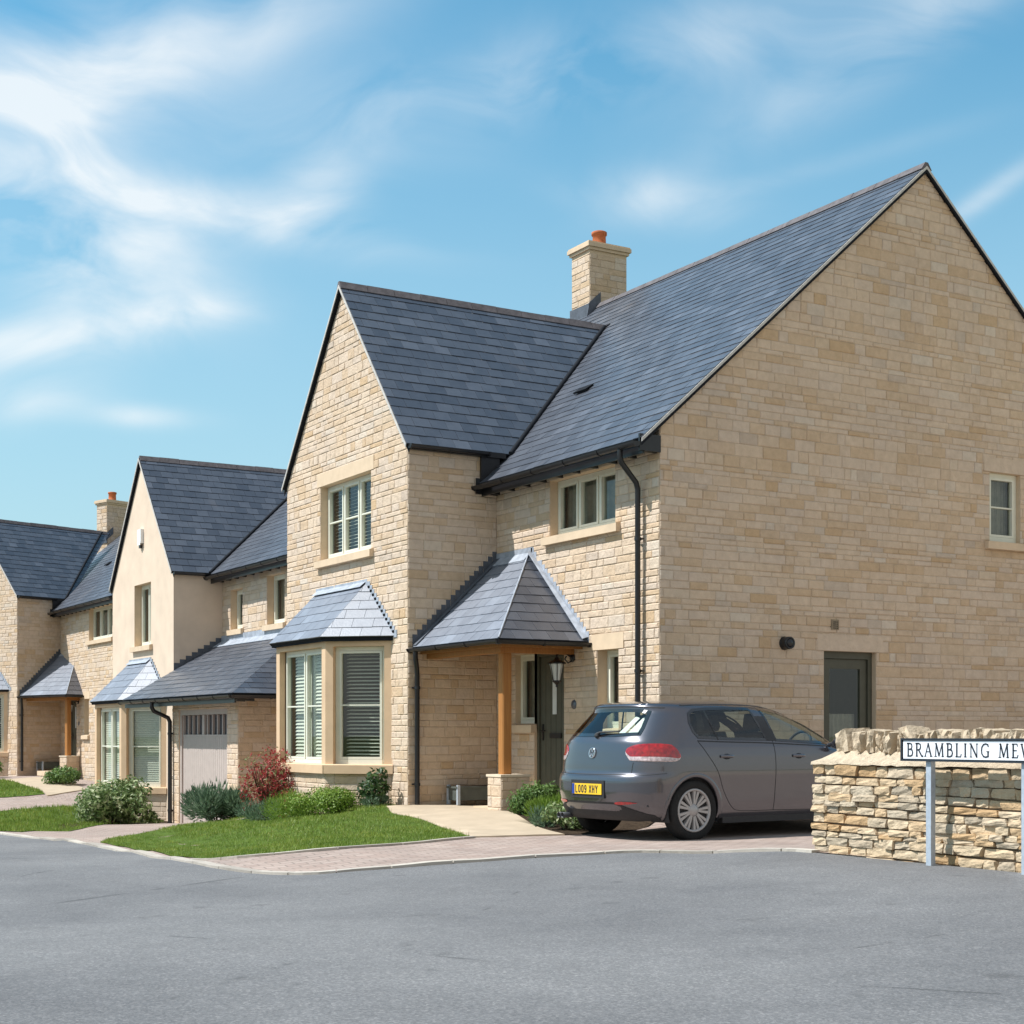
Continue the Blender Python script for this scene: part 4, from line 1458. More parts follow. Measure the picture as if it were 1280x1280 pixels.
h3 = thing('stone_house', 'farthest stone house at the left edge with a hipped slate porch on an oak post', 'house')
ang3 = .324
c3, s3 = math.cos(ang3), math.sin(ang3)
lx, ly = -1.404, 3.882
h3.rotation_euler = (0, 0, ang3)
h3.location = (-.655 - (c3 * lx - s3 * ly), 30.053 - (s3 * lx + c3 * ly), -.076)
h3['group'] = 'stone houses along the mews'
house_a(h3, 300, main_xf=rot_about(0, 3.882, -.32), full=False)

# ---- middle house: rendered wing, stone link, canopy garage
h2 = thing('rendered_house', 'middle house with a smooth cream rendered gable, tall narrow upstairs window and white alarm box', 'house', (0, 0, 0))


def house_b(root):
    ey, wy, px, zW, tw = 15.24, 19.52, -.952, 4.31, 1.196
    fx, zE, t = .078, 4.43, .815
    yr = 8.20
    base = -1.0
    F = Frame((fx, ey, 0), (0, -1, 0))
    holes = [(ey - 14.76, ey - 14.08, 3.10, 3.90), (ey - 12.78, ey - 11.9, 3.08, 4.02), (ey - 10.6, ey - 9.7, 3.08, 4.02)]
    L = ey - yr
    stonewall('wall', F, [(0, base), (L, base), (L, zE), (0, zE)], holes, parent=root, seed=400)
    for i, h in enumerate(holes):
        window(F, *h, root, lights=1, bar=False, blind='curtain', reveal=.14, sill_over=.08, fw=.05)
    W = 5.5
    s = Vector((1, 0, t)).normalized()
    eave = fx - .30
    zo = .05
    Ls = (W / 2 + .3) / s.x
    Fr = Frame((eave, wy, zE + zo - .3 * t), (0, -1, 0), s)
    slateroof('roof', Fr, [(0, 0), (wy - yr, 0), (wy - yr, Ls), (0, Ls)], parent=root, seed=401, gauge=.185, width=.25)
    s2 = Vector((-1, 0, t)).normalized()
    Fb = Frame((fx + W + .3, yr, zE + zo - .3 * t), (0, 1, 0), s2)
    slateroof('rear_roof', Fb, [(0, 0), (wy - yr, 0), (wy - yr, Ls), (0, Ls)], parent=root, seed=402, gauge=.185, width=.25)
    zr_ = zE + zo + W / 2 * t
    ridge('ridge_tiles', (fx + W / 2, yr, zr_), (fx + W / 2, wy, zr_), root, pitch=t)
    zg = zE + zo - .3 * t - .045
    gutter('gutter', (eave - .05, ey - .01, zg), (eave - .05, yr, zg), root)
    box_eave(root, eave, yr, ey, zg - .05, None, wallx=fx)
    bk = MB()
    bk.face([(fx + W, yr, base), (fx + W, wy, base), (fx + W, wy, zE), (fx + W, yr, zE)])
    for yy in (yr, wy):
        bk.face([(fx, yy, base), (fx + W, yy, base), (fx + W, yy, zE), (fx + W / 2, yy, zr_ - zo), (fx, yy, zE)])
    bk.face([(px, wy, base), (fx, wy, base), (fx, wy, zW), (px, wy, zW)])
    bk.build('back_wall', RENDER, root)
    # wing
    H = Frame((px, wy, 0), (0, -1, 0))
    LW = wy - ey
    wh = [(wy - 17.88, wy - 16.72, 2.88, 4.20)]
    bayr, bayl, q = 15.70, 19.1, .72
    plainwall('wing_gable_wall', H, [(0, base), (LW, base), (LW, zW - .03), (LW / 2, zW + LW / 2 * tw - .03), (0, zW - .03)], wh + [(wy - bayl + .15, wy - bayr - .15, 0, 1.5)], RENDER, root)
    window(H, *wh[0], root, lights=2, bar=False, blind='curtain', sill_over=.12, reveal=.16)
    plainwall('wing_side_wall', Frame((px, ey, 0), (1, 0, 0)), [(0, base), (fx - px, base), (fx - px, zW - .02), (0, zW - .02)], (), RENDER, root)
    bay_window(root, px, bayr, bayl, q, 0, -.10, 1.70, 2.55, 16.75, 18.2, 410, shutters=False, base=-.85, stone_below=False)
    yc = (ey + wy) / 2; hw = LW / 2 + .06
    zr = zW + .03 + LW / 2 * tw
    xf_ = px - .05
    xj = fx + (zr - zE - zo) / t + .3
    su = Vector((0, 1, tw)).normalized()
    z0 = zr - hw * tw
    Ls = hw / su.y
    x_lo = fx + (z0 - zE - zo) / t + .3
    slateroof('wing_roof', Frame((xf_, yc - hw, z0), (1, 0, 0), su), [(0, 0), (x_lo - xf_, 0), (xj - xf_, Ls), (0, Ls)], parent=root, seed=403, gauge=.195, width=.26)
    sv = Vector((0, -1, tw)).normalized()
    slateroof('wing_roof', Frame((xj, yc + hw, z0), (-1, 0, 0), sv), [(xj - x_lo, 0), (xj - xf_, 0), (xj - xf_, Ls), (0, Ls)], parent=root, seed=404, gauge=.195, width=.26)
    ridge('wing_ridge_tiles', (xf_, yc, zr), (xj, yc, zr), root, pitch=tw, size=.08)
    vm = MB()
    for sg in (-1, 1):
        def pt(d, dz, xx):
            return (xx, yc + sg * d, zr - d * tw + dz)
        vm.prism([pt(hw, -.055, px - .062), pt(0, -.055, px - .062), pt(0, -.008, px - .062), pt(hw, -.008, px - .062)], (-.012, 0, 0), 0)
        vm.prism([pt(hw, -.12, px - .008), pt(0, -.12, px - .008), pt(0, -.06, px - .008), pt(hw, -.06, px - .008)], (-.012, 0, 0), 1)
    vm.build('wing_verge', [VERGE, SLATEEDGE], root)
    vl = MB()  # dark tube standing in for the shadow between the two slopes
    p0 = Vector((fx + (z0 - zE - zo) / t, yc - hw, z0)); p1 = Vector((fx + (zr - zE - zo) / t, yc, zr))
    vl.tube([p0 + Vector((-.035, -.02, .01)), p1 + Vector((-.035, -.02, .01))], .035, 6)
    vl.build('valley_shade', SLATEEDGE, root)
    gutter('wing_gutter', (px - .02, ey - .11, z0 - .01), (fx - .2, ey - .11, z0 - .01), root, r=.05)
    fm = MB(); fm.box(px - .05, fx, wy + .02, wy + .14, z0 - .08, z0 + .02); fm.box(px, fx + .1, ey - .08, ey - .01, z0 - .06, z0); fm.build('wing_fascia', BLACK, root)
    am = MB()
    am.box(px - .07, px - .001, 17.22, 17.46, 5.06, 5.36); am.box(px - .075, px - .068, 17.25, 17.43, 5.02, 5.10)
    am.box(px - .06, px - .01, 17.30, 17.38, 4.96, 5.03, 1)
    am.build('alarm_box', [WHITEPL, BLACK], root)


house_b(h2)

# ---- garage with hipped lean-to roof
g = thing('garage', 'low stone garage with a taupe boarded door under a hipped slate lean-to roof', 'garage', (0, 0, 0))


def garage(root):
    ex, ze, wx, zt = -2.0, 1.66, .06, 2.86
    y0e, y1 = 9.05, 15.22
    yt = y0e + 2.06
    gx, gy0, gy1 = -1.58, 9.92, 13.40
    base = -1.0
    F = Frame((gx, gy1, 0), (0, -1, 0))
    L = gy1 - gy0
    hole = (gy1 - 13.02, gy1 - 10.44, -1.1, 1.44)
    zw = 1.86
    stonewall('wall', F, [(0, base), (L, base), (L, zw), (0, zw)], [hole], parent=root, seed=500)
    stonewall('side_wall', Frame((gx, gy0, 0), (1, 0, 0)), [(0, base), (wx - gx, base), (wx - gx, 2.09), (.38, 2.09), (0, zw)], mats=[STONE_SIDE, MORTAR_SIDE], parent=root, seed=501)
    bk = MB(); bk.face([(gx, gy1, base), (wx, gy1, base), (wx, gy1, 2.7), (gx, gy1, zw - .02)]); bk.build('far_wall', RENDER, root)
    u0, u1, v0, v1 = hole
    zb = -.80
    dm = MB()
    dm.fbox(F, u0, u0 + .09, zb, v1, -.12, -.02); dm.fbox(F, u1 - .09, u1, zb, v1, -.12, -.02); dm.fbox(F, u0 + .09, u1 - .09, v1 - .10, v1, -.12, -.02)
    a, b = u0 + .095, u1 - .095
    zm = .98
    n = 22
    for k in range(n):
        w = (b - a) / n
        dm.fbox(F, a + k * w + .004, a + (k + 1) * w - .004, zb + .02, zm - .04, -.10, -.05)
    dm.fbox(F, a, b, zb + .02, v1 - .105, -.12, -.095)
    dm.fbox(F, a, b, zm - .038, zm, -.0945, -.045)
    for k in range(10):
        u = a + (b - a - .04) * k / 9
        dm.fbox(F, u, u + (.12 if k == 4 else .035), zm + .002, v1 - .105, -.094, -.05)
    door = dm.build('garage_door', GARAGEP, root)
    pm = MB(); pm.face([F.p(a, zm, -.09), F.p(b, zm, -.09), F.p(b, v1 - .11, -.09), F.p(a, v1 - .11, -.09)]); pm.build('door_pane', DARKGLASS, door)
    hm = MB(); hm.lathe([(0, .05), (.03, .05), (.035, .03), (.02, 0)], F.p((a + b) / 2, -.05, -.05), F.N, 12); hm.build('door_handle', BLACK, door)
    rv = MB()
    for u in (u0, u1):
        rv.face([F.p(u, zb - .2, -.13), F.p(u, zb - .2, 0), F.p(u, v1, 0), F.p(u, v1, -.13)])
    rv.face([F.p(u0, v1, 0), F.p(u1, v1, 0), F.p(u1, v1, -.13), F.p(u0, v1, -.13)])
    rv.build('door_reveal', DRESSED, door)
    P1, P2, P3, P4 = Vector((ex, y1, ze)), Vector((ex, y0e, ze)), Vector((wx, yt, zt)), Vector((wx, y1, zt))
    V = (P4 - P1).normalized()
    Fp = Frame(P1, (0, -1, 0), V)
    slateroof('roof', Fp, [((p - P1).dot(Fp.U), (p - P1).dot(Fp.V)) for p in (P1, P2, P3, P4)], parent=root, seed=502, gauge=.19, width=.26)
    A, B, C_ = P2, Vector((wx, y0e, ze)), P3
    nn = (B - A).cross(C_ - A).normalized(); U = (B - A).normalized(); V = nn.cross(U)
    slateroof('hip_roof', Frame(A, U, V), [((p - A).dot(U), (p - A).dot(V)) for p in (A, B, C_)], parent=root, seed=503, gauge=.19, width=.26)
    lf = MB()
    lf.prism([(wx - .0, yt - .2, zt + .14), (wx, y1, zt + .14), (wx, y1, zt - .02), (wx, yt - .2, zt - .02)], (-.012, 0, 0))
    lf.prism([(wx - .2, yt - .05, zt - .10), (wx - .2, y1, zt - .10), (wx, y1, zt + .03), (wx, yt - .05, zt + .03)], (0, 0, .008))
    lf.build('lead_flashing', LEAD, root)
    lf = MB()
    stepped(lf, y1 + .02, 'y', (-.95, ze + (1.05) * .583), (wx, zt + .02), 8, .08)
    lf.build('stepped_flashing', LEAD_DARK, root)
    gutter('gutter', (ex - .04, y1 - .02, ze - .03), (ex - .04, y0e - .05, ze - .03), root)
    gutter('gutter', (ex - .04, y0e - .03, ze - .03), (wx, y0e - .03, ze - .03), root)
    box_eave(root, ex, y0e + .05, y1, ze - .08, None, wallx=gx)
    sf = MB(); sf.box(gx, wx - .02, y0e + .1, gy0 - .01, ze - .03, ze - .01); sf.box(ex + .1, wx, gy1 + .01, y1 - .02, ze - .03, ze - .01); sf.build('soffit', SLATEEDGE, root)
    pipe('downpipe', [(ex - .04, 13.22, ze - .08), (ex - .04, 13.22, ze - .17), (ex, 13.22, ze - .24), (gx - .1, 13.36, ze - .36), (gx - .07, 13.34, ze - .44), (gx - .07, 13.34, -.80)], root,
         clips=[(gx - .07, 13.34, 1.0), (gx - .07, 13.34, -.45)], r=.04)


DARKGLASS, nt_, b_ = newmat('dark_glass')
b_.inputs['Base Color'].default_value = (0.05, 0.06, 0.075, 1); b_.inputs['Roughness'].default_value = 0.08
garage(g)

# ------------------------------------------------------------------ planters in the porches
def planter(loc, rz, label):
    t = thing('trough_planter', label, 'planter', loc, rz, 'trough planters in the porches')
    m = MB(); m.box(-.44, .44, -.13, .13, .06, .24); m.box(-.46, .46, -.15, .15, .225, .25); m.build('trough', ZINC, t)
    s_ = MB(); s_.box(-.42, .42, -.11, .11, .245, .255); s_.build('soil', SOIL, t)
    for x, y in ((-.45, -.16), (-.45, .12), (.41, -.16), (.41, .12)):
        l = MB(); l.box(x, x + .04, y, y + .04, 0, .27); l.build('leg', GALV, t)


planter((-.42, 3.60, .02), 0, 'low grey-green trough on pale legs by the oak post of the nearest porch')
v3 = h3.matrix_world if False else Matrix.Translation(h3.location) @ Matrix.Rotation(ang3, 4, 'Z')
q3 = v3 @ Vector((-.42, 3.60, .02))
planter(q3, ang3, 'low grey trough on pale legs inside the porch of the farthest house')

# ------------------------------------------------------------------ dry stone wall
def rough_stone(mb, c, half, r, jit=.065, mi=0, basis=None, seg=3):
    """one irregular block, rounded corners"""
    cx = Vector(c)
    B = basis or Matrix.Identity(3)
    hx, hy, hz = half
    n = seg
    ph = [r.uniform(0, 6.28) for _ in range(6)]
    key = {}
    tap = r.uniform(-.12, .12), r.uniform(-.12, .12)

    def P(x, y, z):
        k = (round(x, 3), round(y, 3), round(z, 3))
        if k in key:
            return key[k]
        rr = (abs(x) ** 8 + abs(y) ** 8 + abs(z) ** 8) ** .125
        q = Vector((x / rr, y / rr, z / rr)) * .55 + Vector((x, y, z)) * .45
        nx = math.sin(3.1 * y + ph[0]) * math.cos(2.7 * z + ph[1])
        ny = math.sin(2.9 * z + ph[2]) * math.cos(3.3 * x + ph[3])
        nz = math.sin(3.5 * y + ph[4]) * math.cos(2.9 * x + ph[5]) * .7
        v = Vector((hx * (q.x + jit * nx + r.uniform(-.035, .035)), hy * (q.y * (1 + tap[0] * z) + jit * .3 * ny + r.uniform(-.03, .03)), hz * (q.z * (1 + tap[1] * y) + jit * .6 * nz + r.uniform(-.03, .03))))
        key[k] = len(mb.v)
        mb.v.append(cx + B @ v)
        return key[k]
    g = [-1 + 2 * i / n for i in range(n + 1)]
    for ax in range(3):
        for sg in (-1, 1):
            for i in range(n):
                for j in range(n):
                    q = []
                    for (a, b) in ((g[i], g[j]), (g[i + 1], g[j]), (g[i + 1], g[j + 1]), (g[i], g[j + 1])):
                        co = [0, 0, 0]
                        co[ax] = sg; co[(ax + 1) % 3] = a; co[(ax + 2) % 3] = b
                        q.append(P(*co))
                    if sg < 0: q.reverse()
                    mb.f.append(q); mb.m.append(mi); mb.sm.append(False)


dw = thing('dry_stone_wall', 'low honey dry-stone wall with rough upright coping behind the street name sign', 'stone wall', (-1.72, -4.87, -.03))
O = Vector(dw.location)


def drywall():
    r = random.Random(41)
    mb = MB()
    yl, yr_ = -4.87, -11.0
    xf_, xb = -1.94, -1.48
    z = -.12
    ztop = .735
    core = MB()
    core.box(xf_ + .07, xb - .05, yr_ + .1, yl - .06, -.2, ztop - .02)
    row = 0
    while z < ztop - .02:
        h = r.choice((.045, .055, .065, .08, .095)) if z > 0 else .08
        h = min(h, ztop - z)
        y = yl + .005 + r.uniform(-.01, .015)
        zz = z
        while y > yr_:
            L = r.uniform(.09, .30) if h > .05 else r.uniform(.12, .34)
            if y + .0 > yl - .1: L = r.uniform(.12, .22)
            hh = h * r.uniform(.86, 1.0)
            x = xf_ + r.uniform(-.012, .022)
            dep = .16
            sag = .012 * math.sin(y * 2.1 + row)
            rough_stone(mb, (x + dep / 2, y - L / 2, zz + h / 2 + sag), (dep / 2, L / 2 * .995, hh / 2 * 1.0), r)
            y -= L + .003
        # end face (+y) stones, and back face
        x = xf_ + .10
        while x < xb:
            L = r.uniform(.10, .22)
            rough_stone(mb, (x + L / 2, yl - .06, zz + h / 2), (L / 2 * .96, .07, h / 2 * .93), r)
            x += L
        y = yl
        while y > yr_:
            L = r.uniform(.14, .34)
            rough_stone(mb, (xb - .07, y - L / 2, zz + h / 2), (.08, L / 2 * .96, h / 2 * .93), r, seg=2)
            y -= L
        z += h
        row += 1
    # move to local
    for m in (mb, core):
        m.v = [p - O for p in m.v]
    mb.build('stones', RUBBLE, dw)
    core.build('core', MORTAR, dw)
    bed = MB()
    xs = [(xf_ - .012, ztop - .01), (xf_ - .004, ztop + .015), (xf_ + .10, ztop + .105), (xb - .10, ztop + .105), (xb + .012, ztop + .035), (xb + .012, ztop - .01)]
    rows = []
    N = 90
    for k in range(N + 1):
        y = yl + .012 + (yr_ - yl) * k / N
        inset = max(0, .20 - (yl + .012 - y)) / .20
        rows.append([(x + (-1.72 + 0 - x) * 0, y, ztop - .01 + (zz - ztop + .01) * (1 - .82 * inset if zz > ztop + .05 else 1) + r.uniform(-.005, .005)) for (x, zz) in xs])
    bed.grid(rows, 0, True)
    bed.face(list(reversed(rows[0]))); bed.face(rows[-1])
    bed.v = [p - O for p in bed.v]
    bed.build('mortar_bed', BEDMORTAR, dw)
    # upright cope stones
    y = yl - .20
    k = 0
    while y > yr_:
        t = r.choice((.035, .045, .06, .075, .11))
        h = r.uniform(.15, .195)
        if k == 0: t, h = .15, .185
        lean = r.uniform(-.25, .15)
        if k in (11,): lean, h, t = -.72, .23, .07
        m = MB()
        Bm = Matrix.Rotation(lean, 3, 'X') @ Matrix.Rotation(r.uniform(-.2, .2), 3, 'Z')
        rough_stone(m, (-1.71 + r.uniform(-.02, .02), y - t / 2, ztop + .09 + h / 2), (r.uniform(.12, .17), t / 2, h / 2 * 1.05), r, jit=.16, basis=Bm, seg=4)
        m.v = [p - O for p in m.v]
        m.build('coping_stone', RUBBLE, dw)
        y -= t * r.uniform(.92, 1.15) + (.05 if k in (11, 12) else 0)
        k += 1


drywall()

# ------------------------------------------------------------------ lettering (own stroke alphabet)
# strokes: (points, thick) in a 0..1 cell height; widths are relative to height
GL = {
    'B': (.56, [([(.12, 0), (.12, 1)], 1), ([(.02, 0), (.12, 0)], 0), ([(.02, 1), (.30, 1), (.42, .94), (.45, .78), (.42, .62), (.30, .54), (.12, .54)], .6), ([(.30, .54), (.46, .48), (.52, .28), (.46, .06), (.30, 0), (.12, 0)], .7)]),
    'R': (.60, [([(.12, 0), (.12, 1)], 1), ([(.02, 0), (.22, 0)], 0), ([(.02, 1), (.30, 1), (.43, .93), (.46, .76), (.42, .58), (.28, .50), (.12, .50)], .6), ([(.28, .50), (.55, .02), (.66, 0)], .9)]),
    'A': (.64, [([(.06, 0), (.32, 1)], .35), ([(.32, 1), (.58, 0)], 1), ([(-.02, 0), (.15, 0)], 0), ([(.48, 0), (.68, 0)], 0), ([(.15, .36), (.49, .36)], .2)]),
    'M': (.84, [([(.12, 0), (.17, 1)], .35), ([(.17, 1), (.42, .05)], 1), ([(.42, .05), (.69, 1)], .35), ([(.69, 1), (.74, 0)], 1), ([(.02, 0), (.22, 0)], 0), ([(.64, 0), (.84, 0)], 0), ([(.06, 1), (.18, 1)], 0), ([(.68, 1), (.80, 1)], 0)]),
    'l': (.52, [([(.08, 1), (.08, 0), (.50, 0)], 1)]),
    'L': (.50, [([(.12, 0), (.12, 1)], 1), ([(.02, 1), (.23, 1)], 0), ([(.02, 0), (.44, 0), (.49, .20)], .3)]),
    'I': (.26, [([(.12, 0), (.12, 1)], 1), ([(.02, 1), (.22, 1)], 0), ([(.02, 0), (.22, 0)], 0)]),
    'N': (.72, [([(.12, 0), (.12, 1)], .35), ([(.10, 1), (.60, .0)], 1), ([(.61, 0), (.61, 1)], .35), ([(.0, 1), (.12, 1)], 0), ([(.02, 0), (.22, 0)], 0), ([(.52, 1), (.71, 1)], 0)]),
    'G': (.68, [([(.60, .80), (.57, .94), (.40, 1.0), (.22, .95), (.09, .75), (.06, .5), (.09, .25), (.22, .05), (.40, 0), (.59, .06)], .7), ([(.59, .04), (.59, .42)], 1), ([(.46, .42), (.68, .42)], 0)]),
    'E': (.50, [([(.12, 0), (.12, 1)], 1), ([(.02, 1), (.42, 1), (.44, .84)], .3), ([(.12, .52), (.38, .52)], .3), ([(.02, 0), (.44, 0), (.49, .18)], .3)]),
    'W': (.98, [([(.06, 1), (.28, 0)], 1), ([(.28, 0), (.48, .95)], .35), ([(.46, 1), (.68, 0)], 1), ([(.68, 0), (.90, 1)], .35), ([(-.03, 1), (.16, 1)], 0), ([(.37, 1), (.56, 1)], 0), ([(.81, 1), (.99, 1)], 0)]),
    'S': (.46, [([(.40, .82), (.36, .95), (.23, 1), (.10, .93), (.06, .78), (.12, .62), (.33, .42), (.40, .25), (.34, .06), (.20, 0), (.08, .04), (.04, .2)], .7)]),
    'O': (.6, [([(.30, 1), (.12, .9), (.06, .5), (.12, .1), (.30, 0), (.48, .1), (.54, .5), (.48, .9), (.30, 1)], 1)]),
    'D': (.6, [([(.08, 0), (.08, 1), (.32, 1), (.48, .85), (.52, .5), (.48, .15), (.32, 0), (.08, 0)], 1)]),
    '0': (.56, [([(.28, 1), (.10, .9), (.06, .5), (.10, .1), (.28, 0), (.46, .1), (.50, .5), (.46, .9), (.28, 1)], 1)]),
    '9': (.56, [([(.48, .62), (.40, .46), (.26, .42), (.10, .52), (.07, .74), (.12, .93), (.28, 1), (.44, .92), (.49, .70), (.46, .25), (.36, .04), (.20, 0), (.09, .08)], 1)]),
    'Y': (.6, [([(.05, 1), (.30, .50)], 1), ([(.55, 1), (.30, .50)], 1), ([(.30, .5), (.30, 0)], 1)]),
    'H': (.6, [([(.08, 0), (.08, 1)], 1), ([(.52, 0), (.52, 1)], 1), ([(.08, .52), (.52, .52)], 1)]),
    'K': (.6, [([(.08, 0), (.08, 1)], 1), ([(.54, 1), (.10, .42)], 1), ([(.24, .58), (.56, 0)], 1)]),
    'V': (.6, [([(.05, 1), (.30, 0)], 1), ([(.55, 1), (.30, 0)], 1)]),
    'X': (.6, [([(.05, 1), (.55, 0)], 1), ([(.55, 1), (.05, 0)], 1)]),
}


def letters(mb, F, text, h, u, v, w, stroke, thin, gap, xs=1.0, thick=.002, mono=False):
    for chh in text:
        if chh == ' ':
            u += h * .42 * xs; continue
        wd, strokes = GL[chh]
        for (pts, k) in strokes:
            if mono and k == 0:
                continue
            t = (thin + (stroke - thin) * (1 if mono else k)) / 2
            for i in range(len(pts) - 1):
                a = Vector((u + pts[i][0] * h * xs, v + pts[i][1] * h)); b = Vector((u + pts[i + 1][0] * h * xs, v + pts[i + 1][1] * h))
                d = (b - a).normalized(); n = Vector((-d.y, d.x)) * t
                a2, b2 = a - d * t * .5, b + d * t * .5
                P = [a2 - n, b2 - n, b2 + n, a2 + n]
                off = .0001 * (i % 3)
                mb.hexa([F.p(P[0].x, P[0].y, w), F.p(P[1].x, P[1].y, w), F.p(P[2].x, P[2].y, w), F.p(P[3].x, P[3].y, w),
                         F.p(P[0].x, P[0].y, w + thick + off), F.p(P[1].x, P[1].y, w + thick + off), F.p(P[2].x, P[2].y, w + thick + off), F.p(P[3].x, P[3].y, w + thick + off)])
        u += wd * h * xs + gap
    return u


sx = -2.12
sg = thing('street_name_sign', 'street name sign reading BRAMBLING MEWS on two grey steel posts before the stone wall', 'street sign', (sx, -6.95, -.02))
SF = Frame((sx, -6.102, 0), (0, -1, 0))


def sign():
    o = Vector(sg.location)
    W = 1.60
    zt, zb = .948, .770
    m = MB()
    m.fbox(SF, .0, W, zb, zt, -.012, .0)
    t = .013
    m.fbox(SF, 0, W, zt - t, zt, .0005, .014); m.fbox(SF, 0, W, zb, zb + t, .0005, .014)
    m.fbox(SF, 0, t, zb + t, zt - t, .0005, .014); m.fbox(SF, W - t, W, zb + t, zt - t, .0005, .014)
    m.v = [p - o for p in m.v]
    fr = m.build('sign_frame', SIGNBLK, sg)
    m = MB(); m.fbox(SF, t + .008, W - t - .008, zb + t + .006, zt - t - .006, .001, .004); m.v = [p - o for p in m.v]
    pl = m.build('sign_plate', SIGNWHT, sg)
    m = MB()
    h = .098
    for word, u_ in (('BRAMBLING', .062), ('MEWS', .974)):
        m = MB()
        letters(m, SF, word, h, u_, zb + .040, .0045, .0135, .0045, .0245, xs=1.20)
        m.v = [p - o for p in m.v]
        m.build('lettering', SIGNBLK, pl)
    for u in (.245, 1.170):
        m = MB()
        m.fbox(SF, u, u + .052, -.35, zb - .002 + .12, -.060, -.0125)
        m.v = [p - o for p in m.v]
        m.build('post', GALV, sg)


sign()

# ------------------------------------------------------------------ shrubs
def leafquad(mb, c, s, r, n=None, asp=.45, up=.3, mi=0):
    d = Vector((r.gauss(0, 1), r.gauss(0, 1), r.gauss(0, 1) + up))
    if n is not None:
        d = d * .6 + n * 1.1
    d.normalize()
    t = d.cross(Vector((r.gauss(0, 1), r.gauss(0, 1), r.gauss(0, 1)))).normalized()
    b = d.cross(t) * s * asp
    t = t * s
    a = Vector(c)
    mb.face([a - t, a - b * .9 - t * .1 + d * s * .10, a + t, a + b * .9 - t * .1 + d * s * .10], mi)


def shrub(name, label, cat, x, y, rx, ry, h, nleaf, leaf, mat, seed, lumps=7, asp=.45, stems=6, group=None, spiky=False, zoff=0.0, mats2=None):
    r = random.Random(seed)
    z = terr(x, y) - .01 + zoff
    root = thing(name, label, cat, (x, y, z), 0, group)
    L = []
    for k in range(lumps):
        a = r.uniform(0, 6.28); d = r.uniform(.15, .72) ** .7
        L.append((rx * d * math.cos(a), ry * d * math.sin(a), h * r.uniform(.28, .70), r.uniform(.36, .52)))
    L.append((0, 0, h * .55, .6))
    mb = MB()
    for _ in range(nleaf):
        lx_, ly_, lz_, lr = r.choice(L)
        v = Vector((r.gauss(0, 1), r.gauss(0, 1), r.gauss(0, 1))).normalized()
        q = r.uniform(.55, 1.0) if r.random() < .8 else r.uniform(.2, 1.15)
        p = Vector((lx_ + v.x * rx * lr * q, ly_ + v.y * ry * lr * q, lz_ + v.z * h * lr * q * .85))
        if p.z < 0.01: p.z = r.uniform(.01, .1)
        if spiky:
            d = (v + Vector((0, 0, .9))).normalized()
            t = d.cross(Vector((r.gauss(0, 1), r.gauss(0, 1), .3))).normalized() * leaf * .16
            mb.face([p - t, p + t, p + d * leaf * 1.3])
        else:
            leafquad(mb, p, leaf * r.uniform(.6, 1.15), r, v, asp)
    mb.build('foliage', mat, root)
    sm = MB()
    for k in range(stems):
        a = r.uniform(0, 6.28); q = r.uniform(.2, .6)
        sm.tube([(0.02 * math.cos(a), .02 * math.sin(a), -.05), (rx * q * .5 * math.cos(a), ry * q * .5 * math.sin(a), h * .35), (rx * q * math.cos(a), ry * q * math.sin(a), h * .75)], [.012, .008, .003], 5)
    sm.build('stems', TWIG, root)
    return root


shrub('red_shrub', 'tall red-leaved photinia shrub by the garage corner of the lawn', 'shrub', -2.35, 6.60, .48, .48, 1.06, 2200, .042, LF_RED, 1, 16, .40, 26)
shrub('lavender_bush', 'grey-green spiky bush left of the red-leaved shrub', 'shrub', -2.75, 7.65, .48, .50, .62, 5200, .075, LF_BLUE, 2, 8, spiky=True)
shrub('small_red_shrub', 'small sparse reddish shrub right of the big red-leaved one', 'shrub', -2.35, 5.70, .28, .28, .45, 700, .034, LF_RED, 3, 5, .4, 7)
shrub('grey_shrub', 'grey-green low shrub at the foot of the red-leaved shrub', 'shrub', -2.75, 5.95, .40, .38, .34, 2400, .04, LF_BLUE, 4, 6, spiky=True)
shrub('green_shrub', 'spreading bright green conifer left of the rounded dome', 'shrub', -2.50, 5.25, .55, .5, .42, 5200, .035, LF_LIME, 5, 8, spiky=True)
shrub('dome_shrub', 'rounded lime green dome shrub under the nearest bay window', 'shrub', -2.35, 4.55, .50, .46, .44, 5600, .020, LF_LIME, 6, 7, .7)
shrub('hellebore', 'sparse dark glossy upright shrub at the right end of the nearest bay', 'shrub', -1.72, 4.20, .24, .26, .58, 420, .05, LF_DARK, 7, 6, .5, 6)
shrub('low_shrub', 'low bluish ground-hugging shrub beside the path under the dark upright one', 'shrub', -1.80, 4.12, .30, .25, .16, 1200, .035, LF_BLUE, 8, 5, spiky=True)
shrub('box_shrub', 'rounded dark green shrub right of the stone porch pier', 'shrub', -.95, 1.30, .38, .36, .42, 2600, .03, LF_GREEN, 9, 7, .5)
shrub('fern_shrub', 'bright green feathery low shrub between the pier shrub and the car', 'shrub', -1.12, .55, .42, .36, .30, 3200, .05, LF_LIME, 10, 7, spiky=True)
shrub('lavender_clump', 'pale grey-green small clump in front of the feathery shrub', 'shrub', -1.45, .18, .22, .22, .22, 900, .05, LF_BLUE, 11, 5, spiky=True)
shrub('euonymus', 'variegated pale-flowered shrub nearest the back bumper of the car', 'shrub', -1.45, -.30, .36, .34, .36, 1700, .032, LF_VARI, 12, 7, .55)
shrub('twiggy_shrub', 'bare reddish twiggy shrub against the front door', 'shrub', -.55, .55, .40, .36, .92, 160, .032, LF_RED, 13, 8, .4, 16)
shrub('hydrangea', 'large bushy variegated shrub before the middle bay window', 'shrub', -2.45, 14.35, .78, 1.05, .92, 7500, .055, LF_VARI, 14, 14, .5, 10)
